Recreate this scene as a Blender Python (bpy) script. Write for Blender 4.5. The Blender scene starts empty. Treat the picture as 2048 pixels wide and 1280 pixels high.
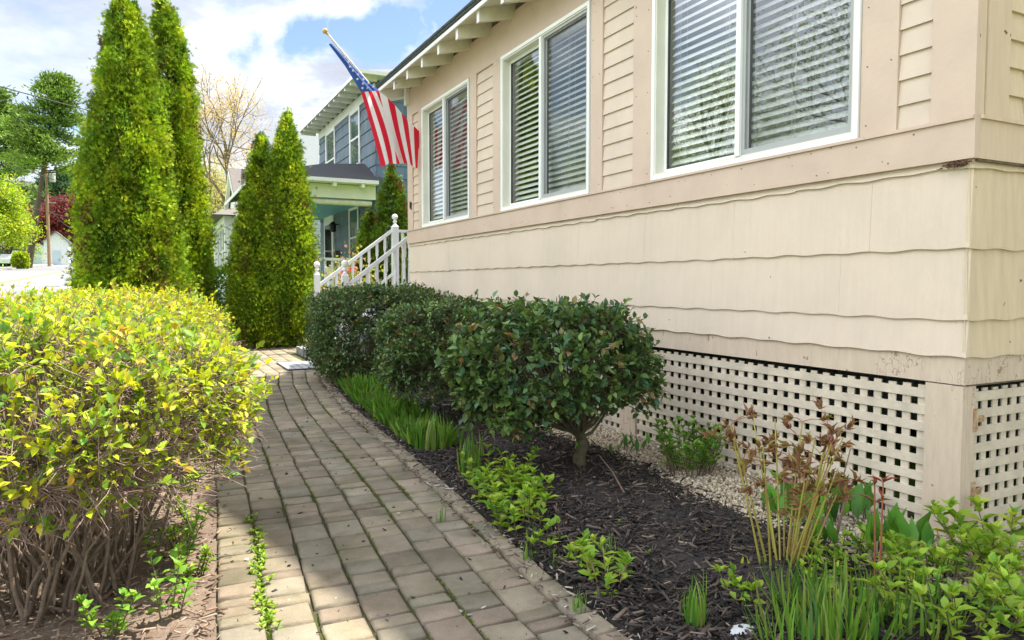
import bpy, math, random
import numpy as np
from mathutils import Vector, Matrix
R = math.radians
random.seed(7)
rng = np.random.default_rng(11)
scene = bpy.context.scene
COL = scene.collection

# ------------------------------------------------------------------ camera, sky, sun, exposure
F = 1430.0; EYE = 1.10
YAW = R(26.758); PITCH = R(2.962)
cam_d = bpy.data.cameras.new('camera')
cam = bpy.data.objects.new('camera', cam_d); COL.objects.link(cam)
cam_d.sensor_width = 36.0; cam_d.lens = F / 2048 * 36.0
cam_d.clip_start = 0.05; cam_d.clip_end = 6000
cam.location = (0, 0, EYE)
cam.rotation_euler = (R(90) - PITCH, 0, -YAW)
scene.camera = cam

SUN = Vector((0.537, 0.05, 1.0)).normalized()
sun_el = math.asin(SUN.z); sun_az = math.atan2(SUN.x, SUN.y)
sd = bpy.data.lights.new('sun', 'SUN'); sd.energy = 4.7; sd.angle = R(0.6); sd.color = (1.0, 0.94, 0.83)
so = bpy.data.objects.new('sun', sd); COL.objects.link(so)
so.rotation_euler = SUN.to_track_quat('Z', 'Y').to_euler()
scene.view_settings.view_transform = 'Standard'
scene.view_settings.look = 'None'
scene.view_settings.exposure = 1.38
scene.view_settings.gamma = 1.0
scene.cycles.max_bounces = 8
scene.cycles.transparent_max_bounces = 12
scene.cycles.use_denoising = True

def pxdir(px, py):
    x = px - 1024; y = 640 - py
    fw = F*math.cos(PITCH) + y*math.sin(PITCH); up = -F*math.sin(PITCH) + y*math.cos(PITCH)
    return Vector((x*math.cos(YAW) + fw*math.sin(YAW), -x*math.sin(YAW) + fw*math.cos(YAW), up))

def build_world():
    w = bpy.data.worlds.new('World'); scene.world = w; w.use_nodes = True
    nt = w.node_tree; nt.nodes.clear(); N = nt.nodes.new; Lk = nt.links.new
    out = N('ShaderNodeOutputWorld')
    sky = N('ShaderNodeTexSky'); sky.sky_type = 'NISHITA'; sky.sun_disc = False
    sky.sun_elevation = sun_el; sky.sun_rotation = sun_az; sky.air_density = 1.0; sky.dust_density = 0.6
    b1 = N('ShaderNodeBackground'); b1.inputs[1].default_value = 0.085
    Lk(sky.outputs[0], b1.inputs[0])
    tc = N('ShaderNodeTexCoord')
    sep = N('ShaderNodeSeparateXYZ'); Lk(tc.outputs['Generated'], sep.inputs[0])
    def M(op, a, b=None, clamp=False):
        n = N('ShaderNodeMath'); n.operation = op; n.use_clamp = clamp
        for i, v in enumerate((a, b)):
            if v is None: continue
            if isinstance(v, (int, float)): n.inputs[i].default_value = v
            else: Lk(v, n.inputs[i])
        return n.outputs[0]
    zc = M('ADD', M('MAXIMUM', sep.outputs[2], 0.0), 0.22)
    comb = N('ShaderNodeCombineXYZ')
    Lk(M('DIVIDE', sep.outputs[0], zc), comb.inputs[0]); Lk(M('DIVIDE', sep.outputs[1], zc), comb.inputs[1])
    def noise(vec, scale, detail, rough=0.55, off=(0, 0, 0), dist=0.0):
        mp = N('ShaderNodeMapping'); mp.inputs['Location'].default_value = off; Lk(vec, mp.inputs[0])
        n = N('ShaderNodeTexNoise'); n.inputs['Scale'].default_value = scale; n.inputs['Detail'].default_value = detail
        n.inputs['Roughness'].default_value = rough; n.inputs['Distortion'].default_value = dist
        Lk(mp.outputs[0], n.inputs['Vector']); return n.outputs[0]
    big = noise(comb.outputs[0], 1.6, 8, 0.56, (3.1, 1.7, 0.4), 0.2)
    # clear patches of blue between the clouds: ragged openings around a few directions
    wn = N('ShaderNodeTexNoise'); wn.inputs['Scale'].default_value = 7; wn.inputs['Detail'].default_value = 6; wn.inputs['Roughness'].default_value = .6
    Lk(tc.outputs['Generated'], wn.inputs['Vector'])
    wa = N('ShaderNodeVectorMath'); wa.operation = 'MULTIPLY_ADD'; Lk(wn.outputs['Color'], wa.inputs[0]); wa.inputs[1].default_value = (.26, .26, .20); wa.inputs[2].default_value = (-.13, -.13, -.10)
    wb = N('ShaderNodeVectorMath'); wb.operation = 'ADD'; Lk(wa.outputs[0], wb.inputs[0]); Lk(tc.outputs['Generated'], wb.inputs[1])
    holes = None
    for (px, py, r, s) in ((745, 88, .070, .75), (640, 98, .062, .7), (540, 92, .062, .6), (900, 0, .085, .85), (560, 190, .03, .35), (1010, -420, .5, .5), (-900, 100, .4, .55), (-300, -500, .3, .5)):
        d = pxdir(px, py).normalized()
        vm = N('ShaderNodeVectorMath'); vm.operation = 'DISTANCE'; Lk(wb.outputs[0], vm.inputs[0]); vm.inputs[1].default_value = d
        g = M('MULTIPLY', M('SUBTRACT', 1.0, M('DIVIDE', vm.outputs['Value'], r), True), s)
        holes = g if holes is None else M('MAXIMUM', holes, g)
    cov = M('SUBTRACT', M('ADD', big, 0.16), M('MULTIPLY', holes, 0.55))
    ramp = N('ShaderNodeValToRGB'); ramp.color_ramp.elements[0].position = 0.40; ramp.color_ramp.elements[1].position = 0.60
    Lk(cov, ramp.inputs[0])
    shade = noise(comb.outputs[0], 1.5, 9, 0.6, (9.3, 4.2, 1.0), 0.3)
    cr = N('ShaderNodeValToRGB'); e = cr.color_ramp.elements
    e[0].position = 0.38; e[0].color = (0.36, 0.39, 0.46, 1)
    e[1].position = 0.58; e[1].color = (0.80, 0.82, 0.86, 1)
    m = e.new(0.50); m.color = (0.50, 0.54, 0.63, 1)
    Lk(shade, cr.inputs[0])
    # clouds brightened overhead and away from the sun, out of view, to light shaded walls
    fill_boost = M('ADD', M('MULTIPLY', M('MAXIMUM', M('MULTIPLY', sep.outputs[0], -1.0), 0.0), 1.55), M('MULTIPLY', M('POWER', M('MAXIMUM', sep.outputs[2], 0.0), 2.0), 0.75))
    b2 = N('ShaderNodeBackground'); Lk(M('ADD', fill_boost, 0.58), b2.inputs[1]); Lk(cr.outputs[0], b2.inputs[0])
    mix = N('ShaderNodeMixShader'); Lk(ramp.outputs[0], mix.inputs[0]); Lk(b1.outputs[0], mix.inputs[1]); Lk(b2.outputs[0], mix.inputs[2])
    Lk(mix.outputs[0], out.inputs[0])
build_world()

# ------------------------------------------------------------------ materials
MATS = {}
def mat(name, base, rough=0.6, var=0.12, vscale=6.0, bump=0.0, bscale=60.0, col2=None, spots=None, stretch=None, spec=0.4, metallic=0.0, extra=None):
    """procedural material: base colour mixed with a second by noise, optional bump, optional small dark spots"""
    m = bpy.data.materials.new(name); m.use_nodes = True; nt = m.node_tree; N = nt.nodes.new; Lk = nt.links.new
    b = nt.nodes['Principled BSDF']; b.inputs['Roughness'].default_value = rough
    b.inputs['Specular IOR Level'].default_value = spec; b.inputs['Metallic'].default_value = metallic
    tc = N('ShaderNodeTexCoord'); vec = tc.outputs['Object']
    if stretch:
        mp = N('ShaderNodeMapping'); mp.inputs['Scale'].default_value = stretch; Lk(vec, mp.inputs[0]); svec = mp.outputs[0]
    else: svec = vec
    n = N('ShaderNodeTexNoise'); n.inputs['Scale'].default_value = vscale; n.inputs['Detail'].default_value = 6; n.inputs['Roughness'].default_value = .6
    Lk(svec, n.inputs['Vector'])
    c2 = col2 or tuple(max(0, c*(1-var*2)) for c in base); c1 = base if col2 else tuple(min(1, c*(1+var*.6)) for c in base)
    r = N('ShaderNodeValToRGB'); r.color_ramp.elements[0].position = .32; r.color_ramp.elements[1].position = .68
    r.color_ramp.elements[0].color = (*c2, 1); r.color_ramp.elements[1].color = (*c1, 1)
    Lk(n.outputs[0], r.inputs[0]); col = r.outputs[0]
    if spots:
        scol, sscale, th = spots
        v = N('ShaderNodeTexNoise'); v.inputs['Scale'].default_value = sscale; v.inputs['Detail'].default_value = 3; Lk(vec, v.inputs['Vector'])
        rr = N('ShaderNodeValToRGB'); rr.color_ramp.elements[0].position = th; rr.color_ramp.elements[1].position = th+.025
        Lk(v.outputs[0], rr.inputs[0])
        mx = N('ShaderNodeMix'); mx.data_type = 'RGBA'; Lk(rr.outputs[0], mx.inputs[0]); Lk(col, mx.inputs[6]); mx.inputs[7].default_value = (*scol, 1)
        col = mx.outputs[2]
    Lk(col, b.inputs['Base Color'])
    if bump:
        bn = N('ShaderNodeTexNoise'); bn.inputs['Scale'].default_value = bscale; bn.inputs['Detail'].default_value = 5; Lk(svec, bn.inputs['Vector'])
        bp = N('ShaderNodeBump'); bp.inputs['Strength'].default_value = bump; bp.inputs['Distance'].default_value = 0.01
        Lk(bn.outputs[0], bp.inputs['Height']); Lk(bp.outputs[0], b.inputs['Normal'])
    MATS[name] = m; return m

def leafmat(name, rough=0.5, trans=0.35, spec=0.35, tint=1.25):
    m = bpy.data.materials.new(name); m.use_nodes = True; nt = m.node_tree; N = nt.nodes.new; Lk = nt.links.new
    b = nt.nodes['Principled BSDF']; out = nt.nodes['Material Output']
    a = N('ShaderNodeAttribute'); a.attribute_name = 'Col'
    b.inputs['Roughness'].default_value = rough; b.inputs['Specular IOR Level'].default_value = spec
    Lk(a.outputs['Color'], b.inputs['Base Color'])
    t = N('ShaderNodeBsdfTranslucent')
    mu = N('ShaderNodeMix'); mu.data_type = 'RGBA'; mu.blend_type = 'MULTIPLY'; mu.inputs[0].default_value = 1
    Lk(a.outputs['Color'], mu.inputs[6]); mu.inputs[7].default_value = (tint*1.05, tint, tint*.5, 1); Lk(mu.outputs[2], t.inputs[0])
    mx = N('ShaderNodeMixShader'); mx.inputs[0].default_value = trans
    Lk(b.outputs[0], mx.inputs[1]); Lk(t.outputs[0], mx.inputs[2]); Lk(mx.outputs[0], out.inputs[0])
    MATS[name] = m; return m

def colmat(name, rough=0.8, spec=0.2, bump=0.0, bscale=80):
    m = bpy.data.materials.new(name); m.use_nodes = True; nt = m.node_tree; N = nt.nodes.new; Lk = nt.links.new
    b = nt.nodes['Principled BSDF']; a = N('ShaderNodeAttribute'); a.attribute_name = 'Col'
    b.inputs['Roughness'].default_value = rough; b.inputs['Specular IOR Level'].default_value = spec
    tc = N('ShaderNodeTexCoord'); n = N('ShaderNodeTexNoise'); n.inputs['Scale'].default_value = bscale; n.inputs['Detail'].default_value = 6; n.inputs['Roughness'].default_value = .7
    Lk(tc.outputs['Object'], n.inputs['Vector'])
    r = N('ShaderNodeValToRGB'); r.color_ramp.elements[0].position = .3; r.color_ramp.elements[1].position = .7
    r.color_ramp.elements[0].color = (.72, .72, .72, 1); r.color_ramp.elements[1].color = (1.15, 1.15, 1.15, 1); Lk(n.outputs[0], r.inputs[0])
    mu = N('ShaderNodeMix'); mu.data_type = 'RGBA'; mu.blend_type = 'MULTIPLY'; mu.inputs[0].default_value = 1
    Lk(a.outputs['Color'], mu.inputs[6]); Lk(r.outputs[0], mu.inputs[7]); Lk(mu.outputs[2], b.inputs['Base Color'])
    if bump:
        bp = N('ShaderNodeBump'); bp.inputs['Strength'].default_value = bump; bp.inputs['Distance'].default_value = .006
        Lk(n.outputs[0], bp.inputs['Height']); Lk(bp.outputs[0], b.inputs['Normal'])
    MATS[name] = m; return m

def glassmat(name, f0=.25, tintc=(0.93, 0.96, 0.94)):
    m = bpy.data.materials.new(name); m.use_nodes = True; nt = m.node_tree; N = nt.nodes.new; Lk = nt.links.new
    nt.nodes.remove(nt.nodes['Principled BSDF']); out = nt.nodes['Material Output']
    # reflectance from the viewing angle, the same from both sides of the pane
    ge = N('ShaderNodeNewGeometry'); vd = N('ShaderNodeVectorMath'); vd.operation = 'DOT_PRODUCT'; Lk(ge.outputs['Normal'], vd.inputs[0]); Lk(ge.outputs['Incoming'], vd.inputs[1])
    def M(op, a, b=None):
        n_ = N('ShaderNodeMath'); n_.operation = op
        for i_, v_ in enumerate((a, b)):
            if v_ is None: continue
            if isinstance(v_, (int, float)): n_.inputs[i_].default_value = v_
            else: Lk(v_, n_.inputs[i_])
        return n_.outputs[0]
    fr = M('ADD', M('MULTIPLY', M('POWER', M('SUBTRACT', 1.0, M('ABSOLUTE', vd.outputs['Value'])), 5.0), 1-f0), f0)
    g = N('ShaderNodeBsdfGlossy'); g.inputs['Roughness'].default_value = 0.0
    t = N('ShaderNodeBsdfTransparent'); t.inputs[0].default_value = (*tintc, 1)
    tc = N('ShaderNodeTexCoord'); n = N('ShaderNodeTexNoise'); n.inputs['Scale'].default_value = 3; Lk(tc.outputs['Object'], n.inputs['Vector'])
    bp = N('ShaderNodeBump'); bp.inputs['Strength'].default_value = .012; bp.inputs['Distance'].default_value = .02; Lk(n.outputs[0], bp.inputs['Height']); Lk(bp.outputs[0], g.inputs['Normal'])
    mx = N('ShaderNodeMixShader'); Lk(fr, mx.inputs[0]); Lk(t.outputs[0], mx.inputs[1]); Lk(g.outputs[0], mx.inputs[2]); Lk(mx.outputs[0], out.inputs[0])
    MATS[name] = m; return m

def meshscreen(name):
    m = bpy.data.materials.new(name); m.use_nodes = True; nt = m.node_tree; N = nt.nodes.new; Lk = nt.links.new
    b = nt.nodes['Principled BSDF']; b.inputs['Base Color'].default_value = (.10, .11, .11, 1); out = nt.nodes['Material Output']
    t = N('ShaderNodeBsdfTransparent'); mx = N('ShaderNodeMixShader'); mx.inputs[0].default_value = .22
    Lk(t.outputs[0], mx.inputs[1]); Lk(b.outputs[0], mx.inputs[2]); Lk(mx.outputs[0], out.inputs[0]); MATS[name] = m

BEIGE = (.60, .475, .355)
mat('trim_paint', (.56, .44, .355), .55, .04, 3, .15, 40, spots=((.10, .065, .04), 21, .735))
mat('siding_paint', (.65, .55, .445), .6, .02, 2.5, .4, 34, stretch=(12, 12, 1.2), spots=((.12, .085, .05), 17, .76))
mat('clapboard_paint', (.60, .49, .385), .5, .05, 4, .15, 40)
mat('side_paint', (.63, .515, .345), .6, .06, 3, .35, 30, stretch=(10, 10, 1.2), spots=((.12, .085, .05), 17, .745))
mat('side_trim', (.60, .48, .34), .6, .05, 3, .25, 30, stretch=(10, 10, 1.2), spots=((.12, .085, .05), 19, .74))
mat('lattice_paint', (.62, .54, .42), .6, .10, 9, .3, 60)
def peel_material():
    m = mat('peeling_paint', (.58, .47, .355), .7, .05, 5, .22, 30, stretch=(8, 8, 1.5), spots=((.30, .22, .15), 16, .70))
    nt = m.node_tree; N = nt.nodes.new; Lk = nt.links.new; b = nt.nodes['Principled BSDF']
    src = b.inputs['Base Color'].links[0].from_socket
    tc = N('ShaderNodeTexCoord'); mp = N('ShaderNodeMapping'); mp.inputs['Scale'].default_value = (22, 22, 6); Lk(tc.outputs['Object'], mp.inputs[0])
    v = N('ShaderNodeTexVoronoi'); v.feature = 'DISTANCE_TO_EDGE'; v.inputs['Scale'].default_value = 1.0
    nz = N('ShaderNodeTexNoise'); nz.inputs['Scale'].default_value = 2.2; nz.inputs['Detail'].default_value = 4; Lk(tc.outputs['Object'], nz.inputs['Vector'])
    ad = N('ShaderNodeVectorMath'); ad.operation = 'ADD'; n2 = N('ShaderNodeTexNoise'); n2.inputs['Scale'].default_value = 30; Lk(tc.outputs['Object'], n2.inputs['Vector'])
    Lk(mp.outputs[0], ad.inputs[0]); Lk(n2.outputs['Color'], ad.inputs[1]); Lk(ad.outputs[0], v.inputs['Vector'])
    lt = N('ShaderNodeMath'); lt.operation = 'LESS_THAN'; lt.inputs[1].default_value = .018; Lk(v.outputs[0], lt.inputs[0])
    gt = N('ShaderNodeMath'); gt.operation = 'GREATER_THAN'; gt.inputs[1].default_value = .57; Lk(nz.outputs[0], gt.inputs[0])
    mu = N('ShaderNodeMath'); mu.operation = 'MULTIPLY'; Lk(lt.outputs[0], mu.inputs[0]); Lk(gt.outputs[0], mu.inputs[1])
    n3 = N('ShaderNodeTexNoise'); n3.inputs['Scale'].default_value = 14; n3.inputs['Detail'].default_value = 5; Lk(mp.outputs[0], n3.inputs['Vector']); n3.inputs['Scale'].default_value = 1.4
    g3 = N('ShaderNodeMath'); g3.operation = 'GREATER_THAN'; g3.inputs[1].default_value = .72; Lk(n3.outputs[0], g3.inputs[0])
    mx = N('ShaderNodeMath'); mx.operation = 'MAXIMUM'; Lk(mu.outputs[0], mx.inputs[0]); Lk(g3.outputs[0], mx.inputs[1])
    mc = N('ShaderNodeMix'); mc.data_type = 'RGBA'; Lk(mx.outputs[0], mc.inputs[0]); Lk(src, mc.inputs[6]); mc.inputs[7].default_value = (.33, .25, .18, 1)
    Lk(mc.outputs[2], b.inputs['Base Color'])
peel_material()
mat('white_paint', (.74, .735, .70), .45, .04, 4)
mat('window_white', (.84, .85, .82), .3, .03, 4)
mat('sash_cream', (.70, .69, .58), .4, .04, 4)
mat('gasket', (.05, .055, .05), .5)
mat('screen_frame', (.38, .39, .39), .4, .04)
mat('blind_slat', (.90, .92, .87), .45, .03)
mat('cord', (.7, .68, .6), .8)
mat('interior', (.30, .31, .26), .9)
mat('soffit_paint', (.70, .66, .52), .6, .08, 7, .1, 40, spots=((.3, .25, .18), 14, .72))
mat('shingle_dark', (.055, .065, .06), .9, .3, 30, .6, 120)
mat('bare_wood_and_shade', (.16, .12, .08), .9, .3, 20)
mat('rust', (.28, .12, .04), .9, .4, 40, .5, 120, col2=(.50, .40, .26))
mat('black_metal', (.02, .018, .018), .5)
mat('nest', (.22, .11, .07), .95, .3, 60, .5, 100)
glassmat('glass'); glassmat('glass_dark', .14, (.45, .5, .5)); meshscreen('insect_screen')
mat('blue_shake', (.12, .165, .205), .6, .16, 2.2, .3, 30, stretch=(3, 3, .7))
mat('blue_side', (.12, .18, .25), .6, .12, 2.2, .3, 30, stretch=(3, 3, .7))
mat('cream_trim', (.72, .74, .60), .5, .04, 4)
mat('teal_ceiling', (.22, .52, .56), .6, .05, 4)
mat('asphalt_shingle', (.055, .055, .06), .95, .2, 25, .5, 90)
mat('grey_shingle', (.155, .175, .175), .95, .10, 18, .5, 90)
mat('brown_shingle', (.165, .145, .135), .95, .12, 18, .5, 90)
mat('pale_clapboard', (.66, .71, .74), .6, .04, 4)
mat('pale_panel', (.48, .57, .62), .6, .06, 4)
mat('curtain', (.22, .07, .05), .8, .25, 9, col2=(.10, .05, .04))
mat('porch_floor', (.30, .31, .33), .6)
mat('concrete', (.33, .33, .34), .85, .12, 8, .4, 120)
mat('road_asphalt', (.20, .205, .215), .95, .10, 1.2, .3, 200)
mat('kerb_stone', (.34, .33, .31), .9, .1, 5)
mat('sidewalk_concrete', (.28, .27, .255), .9, .08, 3)
mat('yellow_line', (.42, .27, .05), .8, .15, 3)
mat('white_line', (.60, .60, .59), .8, .1, 3)
mat('bounce_paving', (.30, .26, .21), .95, .1, 3, .3, 120)
mat('lawn', (.10, .20, .012), .95, .25, 3, .9, 60, col2=(.16, .26, .02))
mat('soil', (.13, .088, .065), .95, .3, 14, .9, 90, col2=(.21, .16, .12))
mat('mulch_soil', (.018, .015, .014), .95, .3, 30, .9, 120, col2=(.035, .028, .024))
mat('red_mulch', (.16, .075, .04), .95, .3, 30, .9, 120, col2=(.25, .14, .08))
mat('joint_sand', (.06, .075, .015), .98, .3, 2.4, .9, 200, col2=(.075, .058, .04))
mat('gravel_base', (.25, .21, .15), .98, .3, 30, .9, 160)
mat('bark', (.115, .085, .055), .9, .3, 30, .8, 90, stretch=(3, 3, .6))
mat('bark_green', (.12, .11, .05), .9, .25, 30, .8, 90, col2=(.075, .06, .04))
mat('bark_grey', (.18, .135, .095), .9, .2, 30, .5, 90)
mat('twig', (.19, .125, .09), .85, .25, 40)
mat('twig_grey', (.33, .235, .20), .85, .25, 40)
mat('pole_wood', (.34, .22, .14), .9, .15, 6)
mat('flag_red', (.62, .008, .03), .7, .04, 5)
mat('flag_white', (.78, .75, .72), .7, .04, 5)
mat('flag_blue', (.035, .085, .28), .7, .08, 5)
mat('pole_white', (.62, .60, .56), .5, .06)
mat('finial_gold', (.62, .36, .08), .4, .1)
mat('white_stone', (.62, .63, .64), .8, .12, 12, .5, 40)
mat('mat_pale', (.42, .42, .43), .8, .1, 20)
mat('mat_dark', (.06, .06, .065), .8)
mat('far_green', (.045, .085, .05), 1.0, .35, .08, col2=(.09, .105, .06))
mat('wire', (.03, .03, .03), .7)
mat('steel_grey', (.45, .46, .47), .5)
mat('sign_white', (.75, .76, .78), .5)
leafmat('leaf'); leafmat('leaf_thin', .5, .38, .3, 1.2); leafmat('leaf_glossy', .40, .16, .32); leafmat('needles', .7, .22, .15, 1.2); leafmat('petal', .6, .4)
colmat('paver', .92, .2, .8, 260)
def stains(m, scale, lo, hi, dark):
    nt = m.node_tree; N = nt.nodes.new; Lk = nt.links.new; b = nt.nodes['Principled BSDF']; src = b.inputs['Base Color'].links[0].from_socket
    tc = N('ShaderNodeTexCoord'); n = N('ShaderNodeTexNoise'); n.inputs['Scale'].default_value = scale; n.inputs['Detail'].default_value = 7; n.inputs['Roughness'].default_value = .65; Lk(tc.outputs['Object'], n.inputs['Vector'])
    r = N('ShaderNodeValToRGB'); r.color_ramp.elements[0].position = lo; r.color_ramp.elements[1].position = hi; r.color_ramp.elements[0].color = (*dark, 1); r.color_ramp.elements[1].color = (1.05, 1.03, 1, 1); Lk(n.outputs[0], r.inputs[0])
    mu = N('ShaderNodeMix'); mu.data_type = 'RGBA'; mu.blend_type = 'MULTIPLY'; mu.inputs[0].default_value = 1; Lk(src, mu.inputs[6]); Lk(r.outputs[0], mu.inputs[7]); Lk(mu.outputs[2], b.inputs['Base Color'])
stains(MATS['paver'], 5, .34, .62, (.66, .68, .58)); stains(MATS['siding_paint'], 1.3, .3, .6, (.93, .92, .89)); stains(MATS['trim_paint'], 1.1, .3, .6, (.92, .90, .88)); colmat('chips', .8, .3); colmat('pebbles', .8, .3, .2, 90)
for n in ('flag_red', 'flag_white', 'flag_blue'):      # cloth lets some light through
    m = MATS[n]; nt = m.node_tree; b = nt.nodes['Principled BSDF']; t = nt.nodes.new('ShaderNodeBsdfTranslucent')
    t.inputs[0].default_value = {'flag_red': (.75, .02, .05, 1), 'flag_white': (.85, .82, .78, 1), 'flag_blue': (.05, .12, .4, 1)}[n]
    mx = nt.nodes.new('ShaderNodeMixShader'); mx.inputs[0].default_value = .45
    nt.links.new(b.outputs[0], mx.inputs[1]); nt.links.new(t.outputs[0], mx.inputs[2]); nt.links.new(mx.outputs[0], nt.nodes['Material Output'].inputs[0])

# ------------------------------------------------------------------ mesh helpers
def tag(o, label=None, cat=None, group=None, kind=None):
    if label: o['label'] = label
    if cat: o['category'] = cat
    if group: o['group'] = group
    if kind: o['kind'] = kind
    return o
def thing(name, label, cat, loc=(0, 0, 0), group=None):
    o = bpy.data.objects.new(name, None); COL.objects.link(o); o.location = loc; o.empty_display_size = .1
    return tag(o, label, cat, group)
def link(name, me, parent=None, keep=True):
    o = bpy.data.objects.new(name, me); COL.objects.link(o)
    if parent is not None:
        o.parent = parent
        if keep: # geometry is given in world space: shift it into the parent's frame
            p = parent; off = Vector((0, 0, 0))
            while p is not None: off += p.location; p = p.parent
            o.location = -off
    return o

class MB:
    """collects boxes, prisms, tubes and quads into one mesh"""
    def __init__(s): s.v = []; s.f = []; s.m = []; s.mats = []
    def mi(s, m):
        if m not in s.mats: s.mats.append(m)
        return s.mats.index(m)
    def poly(s, pts, faces, m):
        b = len(s.v); s.v += [tuple(p) for p in pts]; k = s.mi(m)
        for f in faces: s.f.append(tuple(b+i for i in f)); s.m.append(k)
    def box(s, x0, x1, y0, y1, z0, z1, m):
        s.poly([(x0,y0,z0),(x1,y0,z0),(x1,y1,z0),(x0,y1,z0),(x0,y0,z1),(x1,y0,z1),(x1,y1,z1),(x0,y1,z1)],
               [(0,3,2,1),(4,5,6,7),(0,1,5,4),(1,2,6,5),(2,3,7,6),(3,0,4,7)], m); return s
    def bar(s, a, b, w, h, m, up=(0, 0, 1)):
        a = Vector(a); b = Vector(b); d = (b-a).normalized(); u = Vector(up); sx = d.cross(u)
        if sx.length < 1e-4: sx = d.cross(Vector((1, 0, 0)))
        sx.normalize(); u = sx.cross(d); P = []
        for q in (a, b):
            for i, j in ((-1,-1),(1,-1),(1,1),(-1,1)): P.append(q + sx*(i*w/2) + u*(j*h/2))
        s.poly(P, [(0,1,2,3),(7,6,5,4),(0,4,5,1),(1,5,6,2),(2,6,7,3),(3,7,4,0)], m); return s
    def lathe(s, c, prof, m, n=14):
        P = []; c = Vector(c)
        for (r, z) in prof:
            for k in range(n): a = 2*math.pi*k/n; P.append((c.x+r*math.cos(a), c.y+r*math.sin(a), c.z+z))
        Fs = [(i*n+k, i*n+(k+1) % n, (i+1)*n+(k+1) % n, (i+1)*n+k) for i in range(len(prof)-1) for k in range(n)]
        Fs += [tuple(range(n))[::-1], tuple((len(prof)-1)*n+k for k in range(n))]
        s.poly(P, Fs, m); return s
    def tube(s, pts, r, m, n=6):
        V, T = tube_np([np.array([tuple(p) for p in pts])], [np.full(len(pts), r) if np.isscalar(r) else np.array(r)], n)
        s.poly(V.tolist(), T.tolist(), m); return s
    def prism(s, outline, axis, a0, a1, m):
        """outline of 2D points extruded along an axis ('x','y','z')"""
        def P(p, a):
            return {'x': (a, p[0], p[1]), 'y': (p[0], a, p[1]), 'z': (p[0], p[1], a)}[axis]
        n = len(outline); V = [P(p, a0) for p in outline]+[P(p, a1) for p in outline]
        s.poly(V, [tuple(range(n))[::-1], tuple(range(n, 2*n))]+[(i, (i+1) % n, n+(i+1) % n, n+i) for i in range(n)], m); return s
    def build(s, name, parent=None, smooth=False):
        me = bpy.data.meshes.new(name); me.from_pydata(s.v, [], s.f)
        for k in s.mats: me.materials.append(MATS[k])
        me.polygons.foreach_set('material_index', s.m)
        if smooth: me.polygons.foreach_set('use_smooth', [True]*len(s.f))
        me.update(); return link(name, me, parent)

def np_mesh(name, V, T, matname, colors=None, parent=None, smooth=False, k=None):
    """V (n,3) vertices, T (m,k) faces of one size, colours per vertex (n,3)"""
    me = bpy.data.meshes.new(name); k = T.shape[1]
    me.vertices.add(len(V)); me.vertices.foreach_set('co', np.ascontiguousarray(V, dtype=np.float32).ravel())
    me.loops.add(T.size); me.loops.foreach_set('vertex_index', T.astype(np.int32).ravel())
    me.polygons.add(len(T)); me.polygons.foreach_set('loop_start', np.arange(0, T.size, k, dtype=np.int32))
    if smooth: me.polygons.foreach_set('use_smooth', np.ones(len(T), dtype=bool))
    if colors is not None:
        a = me.color_attributes.new('Col', 'FLOAT_COLOR', 'POINT')
        a.data.foreach_set('color', np.c_[colors, np.ones(len(colors))].astype(np.float32).ravel())
    me.materials.append(MATS[matname]); me.update(calc_edges=True); me.validate()
    return link(name, me, parent)

def tube_np(lines, radii, n=5):
    Vs, Ts, b = [], [], 0; ang = np.arange(n)*2*np.pi/n; ca, sa = np.cos(ang), np.sin(ang)
    for P, r in zip(lines, radii):
        P = np.asarray(P, float); m = len(P)
        d = np.gradient(P, axis=0); d /= np.linalg.norm(d, axis=1, keepdims=True)+1e-9
        ref = np.array([0, 0, 1.]) if abs(d[0, 2]) < .9 else np.array([1., 0, 0])
        s = np.cross(d, ref); s /= np.linalg.norm(s, axis=1, keepdims=True)+1e-9; u = np.cross(s, d)
        V = P[:, None]+(s[:, None]*ca[None, :, None]+u[:, None]*sa[None, :, None])*np.asarray(r)[:, None, None]
        i = np.arange(m-1)[:, None]*n; k = np.arange(n)[None]; k2 = (k+1) % n
        q = np.stack([i+k, i+k2, i+n+k2, i+n+k], -1).reshape(-1, 4)+b
        Vs.append(V.reshape(-1, 3)); Ts.append(q); b += m*n
    return np.concatenate(Vs), np.concatenate(Ts)
def tubes_obj(name, lines, radii, matname, parent, n=5):
    V, T = tube_np(lines, radii, n); return np_mesh(name, V, T, matname, None, parent, smooth=True)

LEAF = (np.array([(0,0,0),(-.40,.25,.10),(0,.27,0),(.40,.25,.10),(-.46,.58,.08),(0,.6,0),(.46,.58,.08),(0,1,-.10)]),
        np.array([(0,2,1),(0,3,2),(1,2,5),(1,5,4),(2,3,6),(2,6,5),(4,5,7),(5,6,7)]))
DIAMOND = (np.array([(0,0,0),(-.5,.5,.12),(0,1,0),(.5,.5,.12)]), np.array([(0,2,1),(0,3,2)]))
def _spray():
    V, T = [], []
    for k, (ang, ln, y0) in enumerate(((0, 1, 0), (32, .72, .12), (-32, .72, .12))):
        a = R(ang); 
        for (x, y, z) in ((0,0,0), (-.085,.5,.03), (0,1,0), (.085,.5,.03)):
            x *= 1; X = x*math.cos(a)*1 + y*ln*math.sin(a); Y = -x*math.sin(a)+y*ln*math.cos(a)+y0
            V.append((X, Y, z-.05*abs(X)))
        b = 4*k; T += [(b, b+2, b+1), (b, b+3, b+2)]
    return np.array(V), np.array(T)
SPRAY = _spray()
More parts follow.
